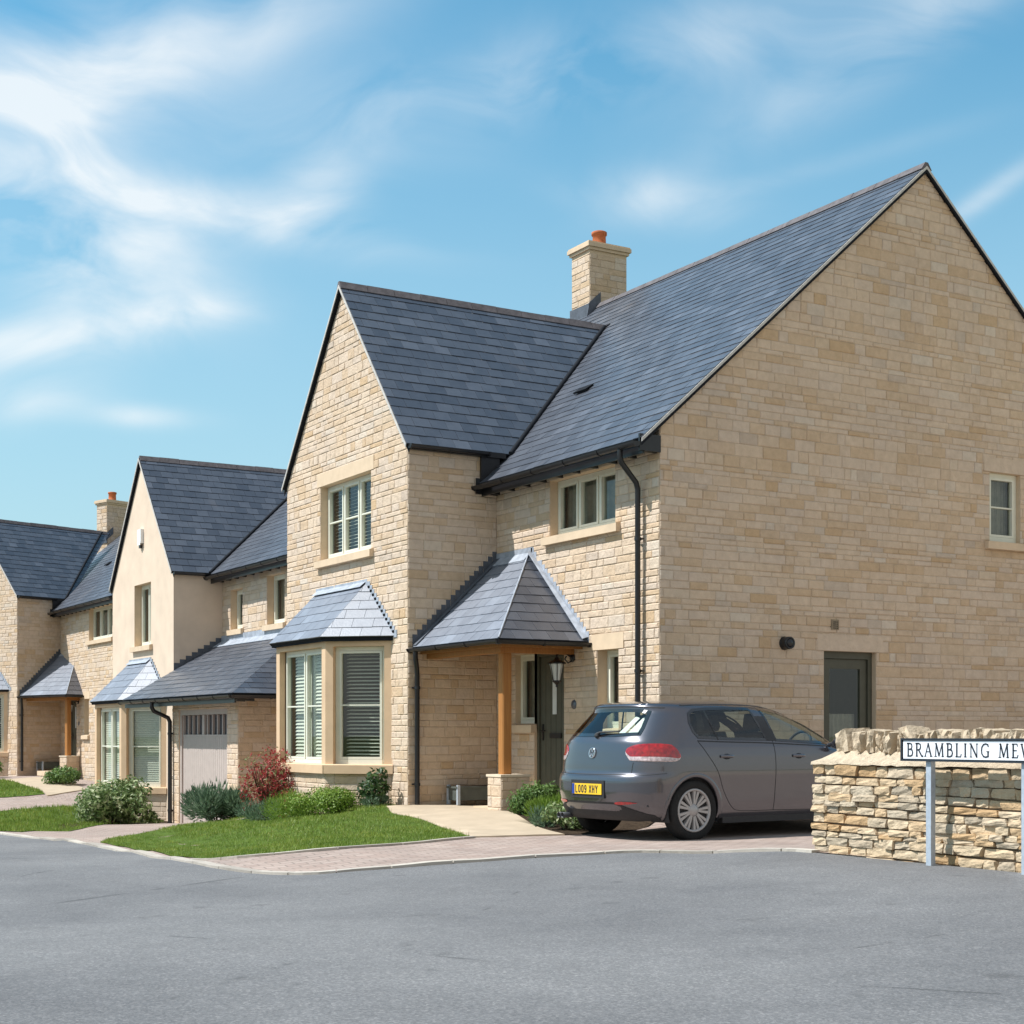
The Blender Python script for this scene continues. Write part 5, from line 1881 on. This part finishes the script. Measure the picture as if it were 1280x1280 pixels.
shrub('small_shrub', 'small sparse leafy plant between the large bushy shrub and the garage pipe', 'shrub', -1.9, 13.95, .25, .25, .35, 350, .04, LF_VARI, 15, 4, .5)
shrub('far_shrub', 'dark green shrub beside the pier of the farthest porch', 'shrub', -.75, 24.6, .5, .6, .50, 2000, .045, LF_GREEN, 16, 7, .5)
shrub('corner_shrub', 'green shrub at the left frame edge beneath the farthest bay', 'shrub', -1.9, 28.2, .5, .6, .55, 1500, .05, LF_GREEN, 17, 7, .5)

# ------------------------------------------------------------------ the car
def mat_paint():
    m, nt, b = newmat('grey_metallic_paint')
    n = noise(nt, 400, 2, 0.6)
    nt.links.new(ramp(nt, n, [(0.3, (0.098, 0.097, 0.110)), (0.7, (0.135, 0.132, 0.150))]), b.inputs['Base Color'])
    b.inputs['Metallic'].default_value = 0.8
    b.inputs['Roughness'].default_value = 0.26
    b.inputs['Coat Weight'].default_value = 1.0
    b.inputs['Coat Roughness'].default_value = 0.04
    return m


PAINT = mat_paint()
CARGLASS = mat_glass('car_glass', (0.78, 0.84, 0.78), 0.0)
REDL = mat_plain('tail_lamp_red', (0.30, 0.004, 0.007), 0.10, 0.6, 26, 0.55, coat=1.0)
CLEARL = mat_plain('tail_lamp_clear', (0.52, 0.42, 0.42), 0.10, 0.6, 34, 0.5, coat=1.0)
TYRE = mat_plain('tyre_rubber', (0.022, 0.022, 0.022), 0.85, 0.2, 30, 0.2)
HUB = mat_plain('wheel_silver', (0.38, 0.365, 0.36), 0.35, 0.5, 20, 0.05, metal=0.3)
TRIM = mat_plain('car_trim', (0.03, 0.03, 0.032), 0.6, 0.3, 30, 0.15)
SEATF = mat_plain('seat_fabric', (0.06, 0.058, 0.055), 0.9, 0.1, 20, 0.2)
CHROME = mat_plain('chrome', (0.75, 0.75, 0.76), 0.12, 0.5, 10, 0.02, metal=1.0)
YELLOW = mat_plain('plate_yellow', (0.80, 0.50, 0.03), 0.4, 0.4, 10, 0.03)
BLUEP = mat_plain('plate_blue', (0.02, 0.05, 0.28), 0.4, 0.4, 10, 0.03)


def lerp_tab(tab, z):
    if z <= tab[0][0]: return tab[0][1]
    for (a, b), (c, d) in zip(tab[:-1], tab[1:]):
        if z <= c:
            t = (z - a) / (c - a)
            t2 = t
            return b + (d - b) * t2
    return tab[-1][1]


XR = [(.18, -.57), (.26, -.68), (.36, -.735), (.50, -.760), (.62, -.760), (.672, -.745), (.70, -.712), (.78, -.705), (.92, -.685), (1.02, -.665), (1.07, -.63), (1.20, -.52), (1.34, -.395), (1.375, -.40), (1.41, -.40), (1.435, -.30), (1.455, -.05), (1.470, .30), (1.48, .80)]
XFr = [(.18, 3.20), (.30, 3.36), (.50, 3.40), (.64, 3.38), (.74, 3.30), (.82, 3.10), (.90, 2.85), (.96, 2.62), (1.0, 2.50), (1.2, 2.10), (1.35, 1.72), (1.42, 1.44), (1.455, 1.22), (1.47, 1.05), (1.48, .85)]
WZ = [(.18, .80), (.28, .855), (.40, .872), (.55, .880), (.70, .890), (.78, .888), (.88, .882), (.96, .868), (1.02, .845), (1.10, .812), (1.20, .768), (1.30, .722), (1.36, .690), (1.40, .655), (1.43, .600), (1.455, .50), (1.470, .38), (1.48, .1)]


def smooth_tab(tab):
    def f(z):
        s = 0
        for k, w in ((-2, 1), (-1, 2), (0, 3), (1, 2), (2, 1)):
            s += w * lerp_tab(tab, z + k * .008)
        return s / 9
    return f


xr_, xf_c, wz_ = smooth_tab(XR), smooth_tab(XFr), smooth_tab(WZ)


def plan(z):
    """corner extents and exponent at height z"""
    return (.62, 2.9), (1.0, 2.5)


def rearx(y, z):
    (L, p), _ = plan(z)
    n = min(1, abs(y) / wz_(z))
    return xr_(z) + L - L * (1 - n ** p) ** (1 / p)


def frontx(y, z):
    _, (L, p) = plan(z)
    n = min(1, abs(y) / wz_(z))
    return xf_c(z) - L + L * (1 - n ** p) ** (1 / p)


def sidey(x, z):
    (L, p), (L2, p2) = plan(z)
    w = wz_(z)
    a, b = xr_(z), xf_c(z)
    m = 0
    if x < a + L: m = min(1, (a + L - x) / L); e = p
    elif x > b - L2: m = min(1, (x - b + L2) / L2); e = p2
    else: return w
    return w * (1 - m ** e) ** (1 / e)


def topz(x, y):
    lo, hi = 1.0, 1.48
    for _ in range(22):
        z = (lo + hi) / 2
        w = wz_(z)
        a, b = xr_(z), xf_c(z)
        ins = abs(y) <= w and a <= x <= b and abs(y) <= sidey(x, z)
        if ins: lo = z
        else: hi = z
    return lo


def inpoly(px_, py_, poly):
    c = False
    for i in range(len(poly)):
        a, b = poly[i], poly[i - 1]
        if (a[1] > py_) != (b[1] > py_) and px_ < (b[0] - a[0]) * (py_ - a[1]) / (b[1] - a[1]) + a[0]:
            c = not c
    return c


def offset_poly(poly, d):
    poly = ccw(poly)
    out = []
    n = len(poly)
    for i in range(n):
        p0, p1, p2 = Vector(poly[i - 1]), Vector(poly[i]), Vector(poly[(i + 1) % n])
        d1 = (p1 - p0).normalized(); d2 = (p2 - p1).normalized()
        n1 = Vector((-d1.y, d1.x)); n2 = Vector((-d2.y, d2.x))
        m = (n1 + n2)
        if m.length < 1e-4: m = n1.copy()
        m.normalize()
        k = 1 / max(.5, m.dot(n1))
        out.append(tuple(p1 + m * d * k))
    return out


def round_poly(poly, k=3):
    for _ in range(k):
        out = []
        n = len(poly)
        for i in range(n):
            p, q = poly[i], poly[(i + 1) % n]
            out.append((p[0] * .78 + q[0] * .22, p[1] * .78 + q[1] * .22)); out.append((p[0] * .22 + q[0] * .78, p[1] * .22 + q[1] * .78))
        poly = out
    return poly


ARC_R = .365
WB = 2.578
RW = (0.0, .315)


def car_build(root):
    S = Vector((1.0, .945, 1.0))

    def mk(mb, name, mat, parent=root, weld=0.0):
        mb.v = [Vector((p[0] * S.x, p[1] * S.y, p[2] * S.z)) for p in mb.v]
        return mb.build(name, mat, parent, weld=weld)

    def side_pt(x, z, s, off=0.0):
        y = sidey(x, z)
        if off:
            e = .01
            y1, y2 = sidey(x + e, z), sidey(x - e, z)
            dydx = (y1 - y2) / (2 * e)
            dydz = (sidey(x, z + e) - sidey(x, z - e)) / (2 * e)
            n = Vector((-dydx, 1, -dydz)).normalized()
            p = Vector((x, y, z)) + n * off
        else:
            p = Vector((x, y, z))
        p.y *= s
        return p

    def rear_pt(y, z, off=0.0):
        x = rearx(y, z)
        if off:
            e = .01
            dy = (rearx(y + e, z) - rearx(y - e, z)) / (2 * e); dz = (rearx(y, z + e) - rearx(y, z - e)) / (2 * e)
            n = Vector((-1, dy, dz)).normalized()
            return Vector((x, y, z)) + n * off
        return Vector((x, y, z))

    # windows in side view (x,z)
    w_rear = round_poly([(-.02, 1.045), (.04, 1.36), (.80, 1.385), (.93, 1.375), (1.02, 1.02)], 2)
    w_rear = [(.075, 1.055), (.02, 1.12), (.00, 1.22), (.03, 1.32), (.10, 1.362), (.30, 1.378), (.60, 1.385), (.93, 1.385), (1.07, 1.03), (.50, 1.038)]
    w_front = [(1.175, 1.025), (1.08, 1.380), (1.24, 1.372), (1.42, 1.345), (1.62, 1.29), (1.82, 1.205), (2.02, 1.10), (2.16, 1.005), (2.10, .985), (1.6, 1.005)]
    rwin = [(-.60, 1.085), (-.585, 1.16), (-.515, 1.34), (-.40, 1.36), (0, 1.368), (.40, 1.36), (.515, 1.34), (.585, 1.16), (.60, 1.085), (.3, 1.072), (-.3, 1.072)]
    wscr = [(-.62, 1.0), (-.55, 1.30), (-.45, 1.385), (0, 1.40), (.45, 1.385), (.55, 1.30), (.62, 1.0), (0, .97)]

    def densify(poly, s_=.03):
        out = []
        n = len(poly)
        for i in range(n):
            p, q = poly[i], poly[(i + 1) % n]
            k = max(1, int(math.hypot(q[0] - p[0], q[1] - p[1]) / s_))
            for j in range(k):
                out.append((p[0] + (q[0] - p[0]) * j / k, p[1] + (q[1] - p[1]) * j / k))
        return out

    body = MB()
    NZ = 62
    zs = [.22 + (1.42 - .22) * i / NZ for i in range(NZ + 1)]
    (Lr, pr_), (Lf, pf_) = plan(1)
    kr = .5 ** (1 / pr_); kf = .5 ** (1 / pf_)
    drop_s = [offset_poly(ccw(w_rear), .016), offset_poly(ccw(w_front), .016)]
    drop_r = offset_poly(ccw(rwin), .016)
    drop_f = offset_poly(ccw(wscr), .016)

    def quads(fn, nu, test):
        idx = {}
        for i in range(NZ):
            for j in range(nu):
                c = fn((j + .5) / nu, (zs[i] + zs[i + 1]) / 2)
                if test(c[0], c[1]):
                    continue
                q = []
                for (a, b) in ((j, i), (j + 1, i), (j + 1, i + 1), (j, i + 1)):
                    if (a, b) not in idx:
                        idx[(a, b)] = len(body.v)
                        body.v.append(fn(a / nu, zs[b])[2])
                    q.append(idx[(a, b)])
                body.f.append(q); body.m.append(0); body.sm.append(True)

    for s in (1, -1):
        def fs(u, z):
            x0, x1 = xr_(z) + Lr * (1 - kr), xf_c(z) - Lf * (1 - kf)
            x = x0 + (x1 - x0) * u
            return (x, z, side_pt(x, z, s))

        def ts(x, z):
            if any(inpoly(x, z, w) for w in drop_s): return True
            for cx_ in (0, WB):
                if math.hypot(x - cx_, z - .315) < ARC_R - .012: return True
            return False
        quads(fs, 150, ts)

    def fr_(u, z):
        y = (u * 2 - 1) * kr * wz_(z)
        return (y, z, rear_pt(y, z))
    quads(fr_, 70, lambda y, z: inpoly(y, z, drop_r) or (abs(y) < .27 and .445 < z < .615))

    def ff_(u, z):
        y = (u * 2 - 1) * kf * wz_(z)
        return (y, z, Vector((frontx(y, z), y, z)))
    quads(ff_, 50, lambda y, z: inpoly(y, z, drop_f))
    # roof
    zt = zs[-1]
    rows = []
    NX, NY = 60, 30
    xa, xb = xr_(zt), xf_c(zt)
    for i in range(NX + 1):
        x = xa + (xb - xa) * (.5 - .5 * math.cos(math.pi * i / NX))
        yy = sidey(max(xa + 1e-4, min(xb - 1e-4, x)), zt)
        row = []
        for j in range(NY + 1):
            y = -yy + 2 * yy * (.5 - .5 * math.cos(math.pi * j / NY))
            z = zt if (j in (0, NY) or i in (0, NX)) else max(zt, topz(x, y * .999))
            row.append((x, y, z))
        rows.append(row)
    body.grid(rows, 0, True)
    bo = mk(body, 'body', PAINT, weld=.0015 )

    # ---- underside and interior tub
    m = MB()
    m.box(-.48, 3.1, -.50, .50, .20, .24)
    m.box(-.55, 2.35, -.76, .76, .36, .38)
    for s in (-1, 1):
        m.box(.42, 2.2, s * .79 - .04, s * .79 + .04, .17, .26)
        m.box(-.2, 2.3, s * .79 - .015, s * .80 + .015, .38, .98)
    m.box(2.2, 2.5, -.72, .72, .38, .98)
    m.box(-.50, -.48, -.45, .45, .38, .98)
    m.box(-.46, -.02, -.55, .55, 1.0, 1.02)
    mk(m, 'interior', TRIM)
    for (x, ys, h) in ((.55, (-.38, .38), 1.12), (1.45, (-.38, .38), 1.13)):
        for y in ys:
            m = MB()
            w = .25
            prof = [(x + .50, .52), (x + .50, .60), (x + .06, .62), (x - .10, h - .08), (x - .14, h), (x - .24, h - .02), (x - .20, h - .15), (x - .05, .52)]
            m.prism([(a, y - w, b) for a, b in prof], (0, 2 * w, 0))
            m.prism([(x - .12, y - .11, h + .01), (x - .12, y + .11, h + .01), (x - .12, y + .14, h + .06), (x - .13, y + .10, h + .20), (x - .13, y - .10, h + .20), (x - .12, y - .14, h + .06)], (-.09, 0, -.01))
            mk(m, 'seat', SEATF)
    m = MB()
    cc, tilt = Vector((1.98, -.37, .97)), R(28)
    pts = [cc + Vector((math.sin(tilt) * .185 * math.sin(a), .185 * math.cos(a), math.cos(tilt) * .185 * math.sin(a))) for a in [k * math.pi / 12 for k in range(25)]]
    m.tube(pts, .016, 8)
    m.tube([cc - Vector((0, .18, 0)), cc + Vector((.03, 0, 0)), cc + Vector((0, .18, 0))], .018, 6)
    mk(m, 'steering_wheel', TRIM)

    # ---- window glass with black borders
    def glass(name, poly, fn, off=-.002, border=.028, parent=bo):
        poly = densify(ccw(poly), .03)
        if poly[0][0] is None: return
        inn = offset_poly(poly, border)
        m_ = MB()
        n_ = len(poly)
        A = [fn(p[0], p[1], .0035) for p in poly]; B = [fn(p[0], p[1], .0030) for p in inn]
        for i in range(n_):
            k = (i + 1) % n_
            m_.face([A[i], A[k], B[k], B[i]], 0, True)
        # glass panel as clipped grid
        gm_ = MB()
        xs = [p[0] for p in poly]; ys = [p[1] for p in poly]
        cs = .05
        ip = offset_poly(poly, border * .5)
        for i in range(math.floor(min(xs) / cs), math.ceil(max(xs) / cs)):
            for j in range(math.floor(min(ys) / cs), math.ceil(max(ys) / cs)):
                c = dedupe(clip_rect(ip, i * cs, (i + 1) * cs, j * cs, (j + 1) * cs))
                if len(c) >= 3 and abs(area(c)) > 1e-6:
                    gm_.face([fn(p[0], p[1], .0005) for p in c], 0, True)
        go = mk(gm_, name, CARGLASS, parent, weld=.0003)
        mk(m_, 'window_seal', GLOSSBLK, go)
        return go
    for s in (-1, 1):
        f_ = lambda x, z, o, s=s: side_pt(x, z, s, o)
        glass('rear_side_window', w_rear, f_)
        glass('front_side_window', w_front, f_)
        m = MB()
        # B pillar cover and quarter-light bar
        rows = [[side_pt(x, z, s, .004) for x in (x0_, (x0_ + x1_) / 2, x1_)] for (z, x0_, x1_) in ((1.03, 1.045, 1.195), (1.15, 1.005, 1.165), (1.28, .965, 1.13), (1.385, .925, 1.085))]
        m.grid(rows, 0, True)
        mk(m, 'pillar_cover', TRIM, bo)
        m = MB()
        rows = [[side_pt(x, z, s, .004) for x in (x0_, x0_ + .022)] for (z, x0_) in ((1.04, .34), (1.2, .295), (1.375, .25))]
        m.grid(rows, 0, True)
        mk(m, 'quarter_light_bar', TRIM, bo)
    glass('rear_window', rwin, rear_pt, border=.035)
    glass('windscreen', wscr, lambda y, z, o: Vector((frontx(y, z) + o, y, z)), border=.03)

    # ---- lower dark rear valance, bumper detail
    m = MB()
    rows = []
    for k in range(41):
        y = -.78 + 1.56 * k / 40
        top = .40 - .13 * max(0, (abs(y) - .40) / .38) ** 1.3
        rows.append([rear_pt(y * .985 if abs(y) < .7 else y * .985, z, .005) for z in (.215, .24, .27 + 0 * y, max(.275, top))])
    m.grid(rows, 0, True)
    mk(m, 'rear_valance', TRIM, bo)
    m = MB()
    rows = [[rear_pt(y, z, o) for (z, o) in ((.615, .002), (.63, -.02), (.655, -.025), (.668, .002))] for y in [-.5 + k * .025 for k in range(41)]]
    m.grid(rows, 0, True)
    mk(m, 'boot_step', TRIMGREY, bo)

    # shut lines
    def line_side(pts, s, w=.006, name='shut_line'):
        m_ = MB()
        pts = smooth_line(pts, 6)
        rows_ = []
        for i, p in enumerate(pts):
            a, b = Vector(pts[max(0, i - 1)]), Vector(pts[min(len(pts) - 1, i + 1)])
            d = (b - a).normalized(); n_ = Vector((-d.y, d.x)) * w / 2
            rows_.append([side_pt(p[0] - n_.x, p[1] - n_.y, s, .0022), side_pt(p[0] + n_.x, p[1] + n_.y, s, .0022)])
        m_.grid(rows_, 0, True)
        mk(m_, name, TRIM, bo)

    def line_rear(pts, w=.006, mat=None, name='shut_line', k=6):
        m_ = MB()
        pts = smooth_line(pts, k)
        rows_ = []
        for i, p in enumerate(pts):
            a, b = Vector(pts[max(0, i - 1)]), Vector(pts[min(len(pts) - 1, i + 1)])
            d = (b - a).normalized(); n_ = Vector((-d.y, d.x)) * w / 2
            rows_.append([rear_pt(p[0] - n_.x, p[1] - n_.y, .0022), rear_pt(p[0] + n_.x, p[1] + n_.y, .0022)])
        m_.grid(rows_, 0, True)
        mk(m_, name, mat or TRIM, bo)
    for s in (-1, 1):
        line_side([(.06, 1.03), (.16, .90), (.30, .72), (.40, .50), (.52, .34), (.66, .295), (1.13, .29)], s)
        line_side([(1.135, 1.03), (1.145, .80), (1.14, .50), (1.13, .29)], s)
        line_side([(1.13, .29), (1.5, .285), (2.0, .29), (2.12, .40), (2.16, .70), (2.18, .95)], s)
        line_side([(-.02, 1.40), (.5, 1.415), (1.0, 1.41), (1.4, 1.375), (1.8, 1.25), (2.2, 1.03)], s, .010, 'roof_drip')
        line_side([(.06, 1.03), (.5, 1.018), (1.0, 1.008), (1.6, .985), (2.1, .965)], s, .012, 'belt_seal')
        # character crease: slim bright reflex comes from the shape; door handles
        for x in (.34, 1.40):
            m = MB()
            rr = []
            for k in range(9):
                xx = x + .19 * k / 8
                o = .012 + .022 * math.sin(math.pi * k / 8) ** .5
                rr.append([side_pt(xx, .868 + dz, s, o if abs(dz) < .012 else o - .012) for dz in (-.016, -.008, .008, .016)])
            m.grid(rr, 0, True)
            mk(m, 'door_handle', PAINT, bo)
            m = MB()
            c = [(x + .095 + .055 * math.cos(a), .866 + .03 * math.sin(a)) for a in [k * math.pi / 8 for k in range(16)]]
            m.face([side_pt(p[0], p[1], s, .003) for p in c])
            mk(m, 'handle_recess', TRIM, bo)
        # arches
        for cx_ in (0, WB):
            m = MB()
            rr = []
            for k in range(41):
                a = R(-14) + R(208) * k / 40
                row = []
                for (rad, o) in ((ARC_R - .03, -.02), (ARC_R - .022, .004), (ARC_R + .004, .010), (ARC_R + .022, .001)):
                    x, z = cx_ + rad * math.cos(a), max(.205, .315 + rad * math.sin(a))
                    row.append(side_pt(x, z, s, o))
                rr.append(row)
            m.grid(rr, 0, True)
            mk(m, 'wheel_arch', PAINT, bo)
            m = MB()
            rr = []
            for k in range(25):
                a = R(-20) + R(220) * k / 24
                rr.append([(cx_ + (ARC_R - .012) * math.cos(a), s * yy, .315 + (ARC_R - .012) * math.sin(a)) for yy in (.86, .55)])
            m.grid(rr, 0, True)
            m.face([(cx_ + (ARC_R - .012) * math.cos(R(-20) + R(220) * k / 24), s * .55, .315 + (ARC_R - .012) * math.sin(R(-20) + R(220) * k / 24)) for k in range(25)])
            mk(m, 'arch_liner', TRIM, bo)
        # mirror
        m = MB()
        c = Vector((2.05, s * .95, 1.01))
        rr = []
        for i in range(9):
            ph = math.pi * i / 8
            rr.append([c + Vector((.045 * math.cos(ph), .095 * math.sin(ph) * math.cos(a), .06 * math.sin(ph) * math.sin(a))) for a in [k * math.pi / 8 for k in range(16)]])
        m.grid(rr, 0, True, close_u=True)
        m.tube([(2.0, s * .84, .98), (1.99, s * .93, 1.0)], .025, 8)
        mk(m, 'door_mirror', PAINT, bo)
        # tail lamp: wraps round the corner
        def lamp_uv(u, v):
            """u 0..1 from boot to flank, v 0..1 bottom to top; rounded outline"""
            t0_ = u
            top = .970 + .035 * math.sin(math.pi * min(1, t0_ * 1.05)) ** .8 - .07 * max(0, t0_ - .75) ** 1.2 * 4 * (t0_ > .75)
            bot = .828 - .012 * t0_ + .05 * max(0, .12 - t0_) / .12
            mid = (top + bot) / 2
            w_ = max(.04, min(1, (1 - abs(2 * u - 1) ** 7) ** .5))
            zc = mid + (bot + (top - bot) * v - mid) * w_
            t = u
            arc = .57 * t           # metres round the corner
            yb = .50
            ye = kr * wz_(zc)
            n1 = (ye - yb) * 1.06
            if arc < n1:
                q = rear_pt(yb + (ye - yb) * arc / n1, zc)
            else:
                q = side_pt(xr_(zc) + Lr * (1 - kr) + (arc - n1), zc, 1)
            q += Vector((-.8, 1, 0)).normalized() * .008 * (1 if 0 < u < 1 and 0 < v < 1 else .4)
            q.y *= s
            return q
        for (nm, va, vb, mt) in (('tail_light', .27, 1.0, REDL), ('reversing_light', 0.0, .265, CLEARL)):
            m = MB()
            m.grid([[lamp_uv(u / 40, va + (vb - va) * v / 8) for u in range(41)] for v in range(9)], 0, True)
            o_ = mk(m, nm, mt, bo)
        m = MB()
        rr = []
        for k in range(13):
            y = .42 + .26 * k / 12
            hh = .016 * (1 - (k / 12) ** 3) * min(1, .4 + k / 4)
            rr.append([rear_pt(s * y, .392 - hh + .008 * k / 12, .008), rear_pt(s * y, .392 + hh + .008 * k / 12, .008)])
        m.grid(rr, 0, True)
        mk(m, 'rear_reflector', REDL, bo)
        m = MB()
        m.face([Vector((frontx(s * y, z) + .01, s * y, z)) for (y, z) in ((.45, .62), (.80, .62), (.82, .74), (.50, .72))])
        mk(m, 'headlight', CLEARL, bo)
    # hatch outline
    line_rear([(-.61, .81), (-.605, .76), (-.60, .70)])
    line_rear([(.61, .81), (.605, .76), (.60, .70)])
    line_rear([(-.60, .690), (-.3, .684), (0, .683), (.3, .684), (.60, .690)], .007)
    line_rear([(-.86, .70), (-.75, .685), (-.60, .69)], .005)
    line_rear([(.60, .69), (.75, .685), (.86, .70)], .005)
    line_rear([(-.60, 1.372), (-.3, 1.384), (0, 1.388), (.3, 1.384), (.60, 1.372)], .012, TRIM, 'spoiler_gap')
    # number plate in its recess
    m = MB()
    x0 = rearx(0, .52)
    m.box(x0 - .001, x0 + .05, -.285, .285, .435, .625)
    m.v = [p for p in m.v]
    RF = Frame((x0 - .004, .26, 0), (0, -1, 0))
    m2 = MB()
    ins = .012
    rec = MB()
    rec.prism([RF.p(-.03, .438, ins * 0 - .003), RF.p(.55, .438, -.003), RF.p(.55, .622, -.003), RF.p(-.03, .622, -.003)], -RF.N * .02)
    mk(rec, 'plate_recess', TRIM, bo)
    m2.fbox(RF, 0, .52, .475, .586, .001, .008)
    pl = mk(m2, 'number_plate', YELLOW, bo)
    m3 = MB(); m3.fbox(RF, .002, .045, .477, .584, .0083, .0098); mk(m3, 'plate_band', BLUEP, pl)
    m4 = MB()
    letters(m4, RF, 'lO09 XHY', .072, .062, .494, .0085, .0125, .0125, .016, xs=.93, thick=.0015, mono=True)
    mk(m4, 'plate_lettering', SIGNBLK, pl)
    # round badge, letters inside a ring
    m = MB()
    zc = .905
    xc = rearx(0, zc) - .006
    BF = Frame((xc, 0, zc), (0, -1, 0), Vector((.16, 0, 1)))
    m.tube([BF.p(.052 * math.cos(a), .052 * math.sin(a), .004) for a in [k * math.pi / 16 for k in range(33)]], .0055, 6)
    for (p, q) in (((-.018, .045), (0, .006)), ((0, .006), (.018, .045)), ((-.043, .022), (-.018, -.040)), ((-.018, -.040), (0, -.004)), ((0, -.004), (.018, -.040)), ((.018, -.040), (.043, .022))):
        m.tube([BF.p(p[0], p[1], .004), BF.p(q[0], q[1], .004)], .0048, 5)
    mk(m, 'badge', CHROME, bo)
    # wiper
    m = MB()
    m.tube([rear_pt(0, 1.085, .02), rear_pt(-.05, 1.10, .028), rear_pt(-.34, 1.115, .020)], [.02, .014, .008], 6)
    m.lathe([(0, .03), (.025, .03), (.03, 0)], rear_pt(0, 1.08, 0), (-1, 0, .5), 12)
    mk(m, 'rear_wiper', TRIM, bo)
    # exhaust on the left
    m = MB()
    for y in (.50, .57):
        m.lathe([(.028, -.10), (.031, .03), (.027, .03), (.024, -.08)], (-.70, y, .235), (-1, 0, 0), 14)
    mk(m, 'exhaust', TRIMGREY)
    # paper shade inside the rear window
    m = MB()
    m.face([rear_pt(-.22, 1.10, -.05), rear_pt(-.32, 1.10, -.05), rear_pt(-.40, 1.30, -.05), rear_pt(-.33, 1.32, -.05)])
    m.face([rear_pt(-.35, 1.11, -.06), rear_pt(-.50, 1.12, -.06), rear_pt(-.47, 1.31, -.06), rear_pt(-.43, 1.32, -.06)])
    mk(m, 'folded_paper', WHITEPL)

    # ---- wheels
    for (x, s) in ((0, -1), (0, 1), (WB, -1), (WB, 1)):
        w = bpy.data.objects.new('wheel', None)
        yo = .80
        m = MB()
        o0 = (x, s * yo, .315); A = (0, s, 0)
        m.lathe([(.20, -.10), (.28, -.105), (.305, -.095), (.315, -.07), (.3155, .03), (.308, .055), (.285, .070), (.25, .068), (.222, .055), (.218, .0)], o0, A, 48)
        ty = mk(m, 'wheel', TYRE)
        m = MB()
        m.lathe([(.0, .022), (.205, .022), (.215, .03)], o0, A, 40)
        mk(m, 'wheel_disc', TRIM, ty)
        m = MB()
        m.lathe([(.226, .045), (.226, .064), (.214, .068), (.200, .060), (.198, .038)], o0, A, 48)
        m.lathe([(.0, .060), (.038, .060), (.046, .055), (.066, .052), (.070, .028)], o0, A, 24)
        for k in range(9):
            for da in (-.10, .10):
                a = k * math.pi / 4.5 + da
                a2 = k * math.pi / 4.5 + da * 1.3
                e1 = Vector((math.cos(a), 0, math.sin(a))); e2 = Vector((math.cos(a2), 0, math.sin(a2)))
                t1 = Vector((-math.sin(a), 0, math.cos(a))) * .0125; t2 = Vector((-math.sin(a2), 0, math.cos(a2))) * .0205
                C0 = Vector(o0)
                yv = Vector(A)
                p, q = C0 + e1 * .050, C0 + e2 * .205
                m.hexa([p - t1 + yv * .025, p + t1 + yv * .025, q + t2 + yv * .025, q - t2 + yv * .025,
                        p - t1 * .7 + yv * .052, p + t1 * .7 + yv * .052, q + t2 * .75 + yv * .056, q - t2 * .75 + yv * .056])
        mk(m, 'wheel_trim', HUB, ty)
        bpy.data.objects.remove(w)


GLOSSBLK = mat_plain('gloss_black', (0.010, 0.011, 0.013), 0.12, 0.5, 10, 0.1, coat=1.0)
TRIMGREY = mat_plain('trim_grey', (0.035, 0.037, 0.042), 0.5, 0.4, 10, 0.1)  # plain dark grey for the boot step and exhaust
CAR_H = R(4.6)
# contact of the right rear wheel at (-1.222,-2.275)
cy_, sy_ = math.cos(CAR_H), math.sin(CAR_H)
off = Vector((0 * cy_ + .86 * .945 * -sy_ * 1.0, .86 * .945 * cy_, 0))
car = thing('hatchback_car', 'grey metallic five-door hatchback parked nose-in beside the gable end of the nearest house', 'car', (-1.222 + off.x, -2.275 + off.y, -.118), CAR_H)
car_build(car)
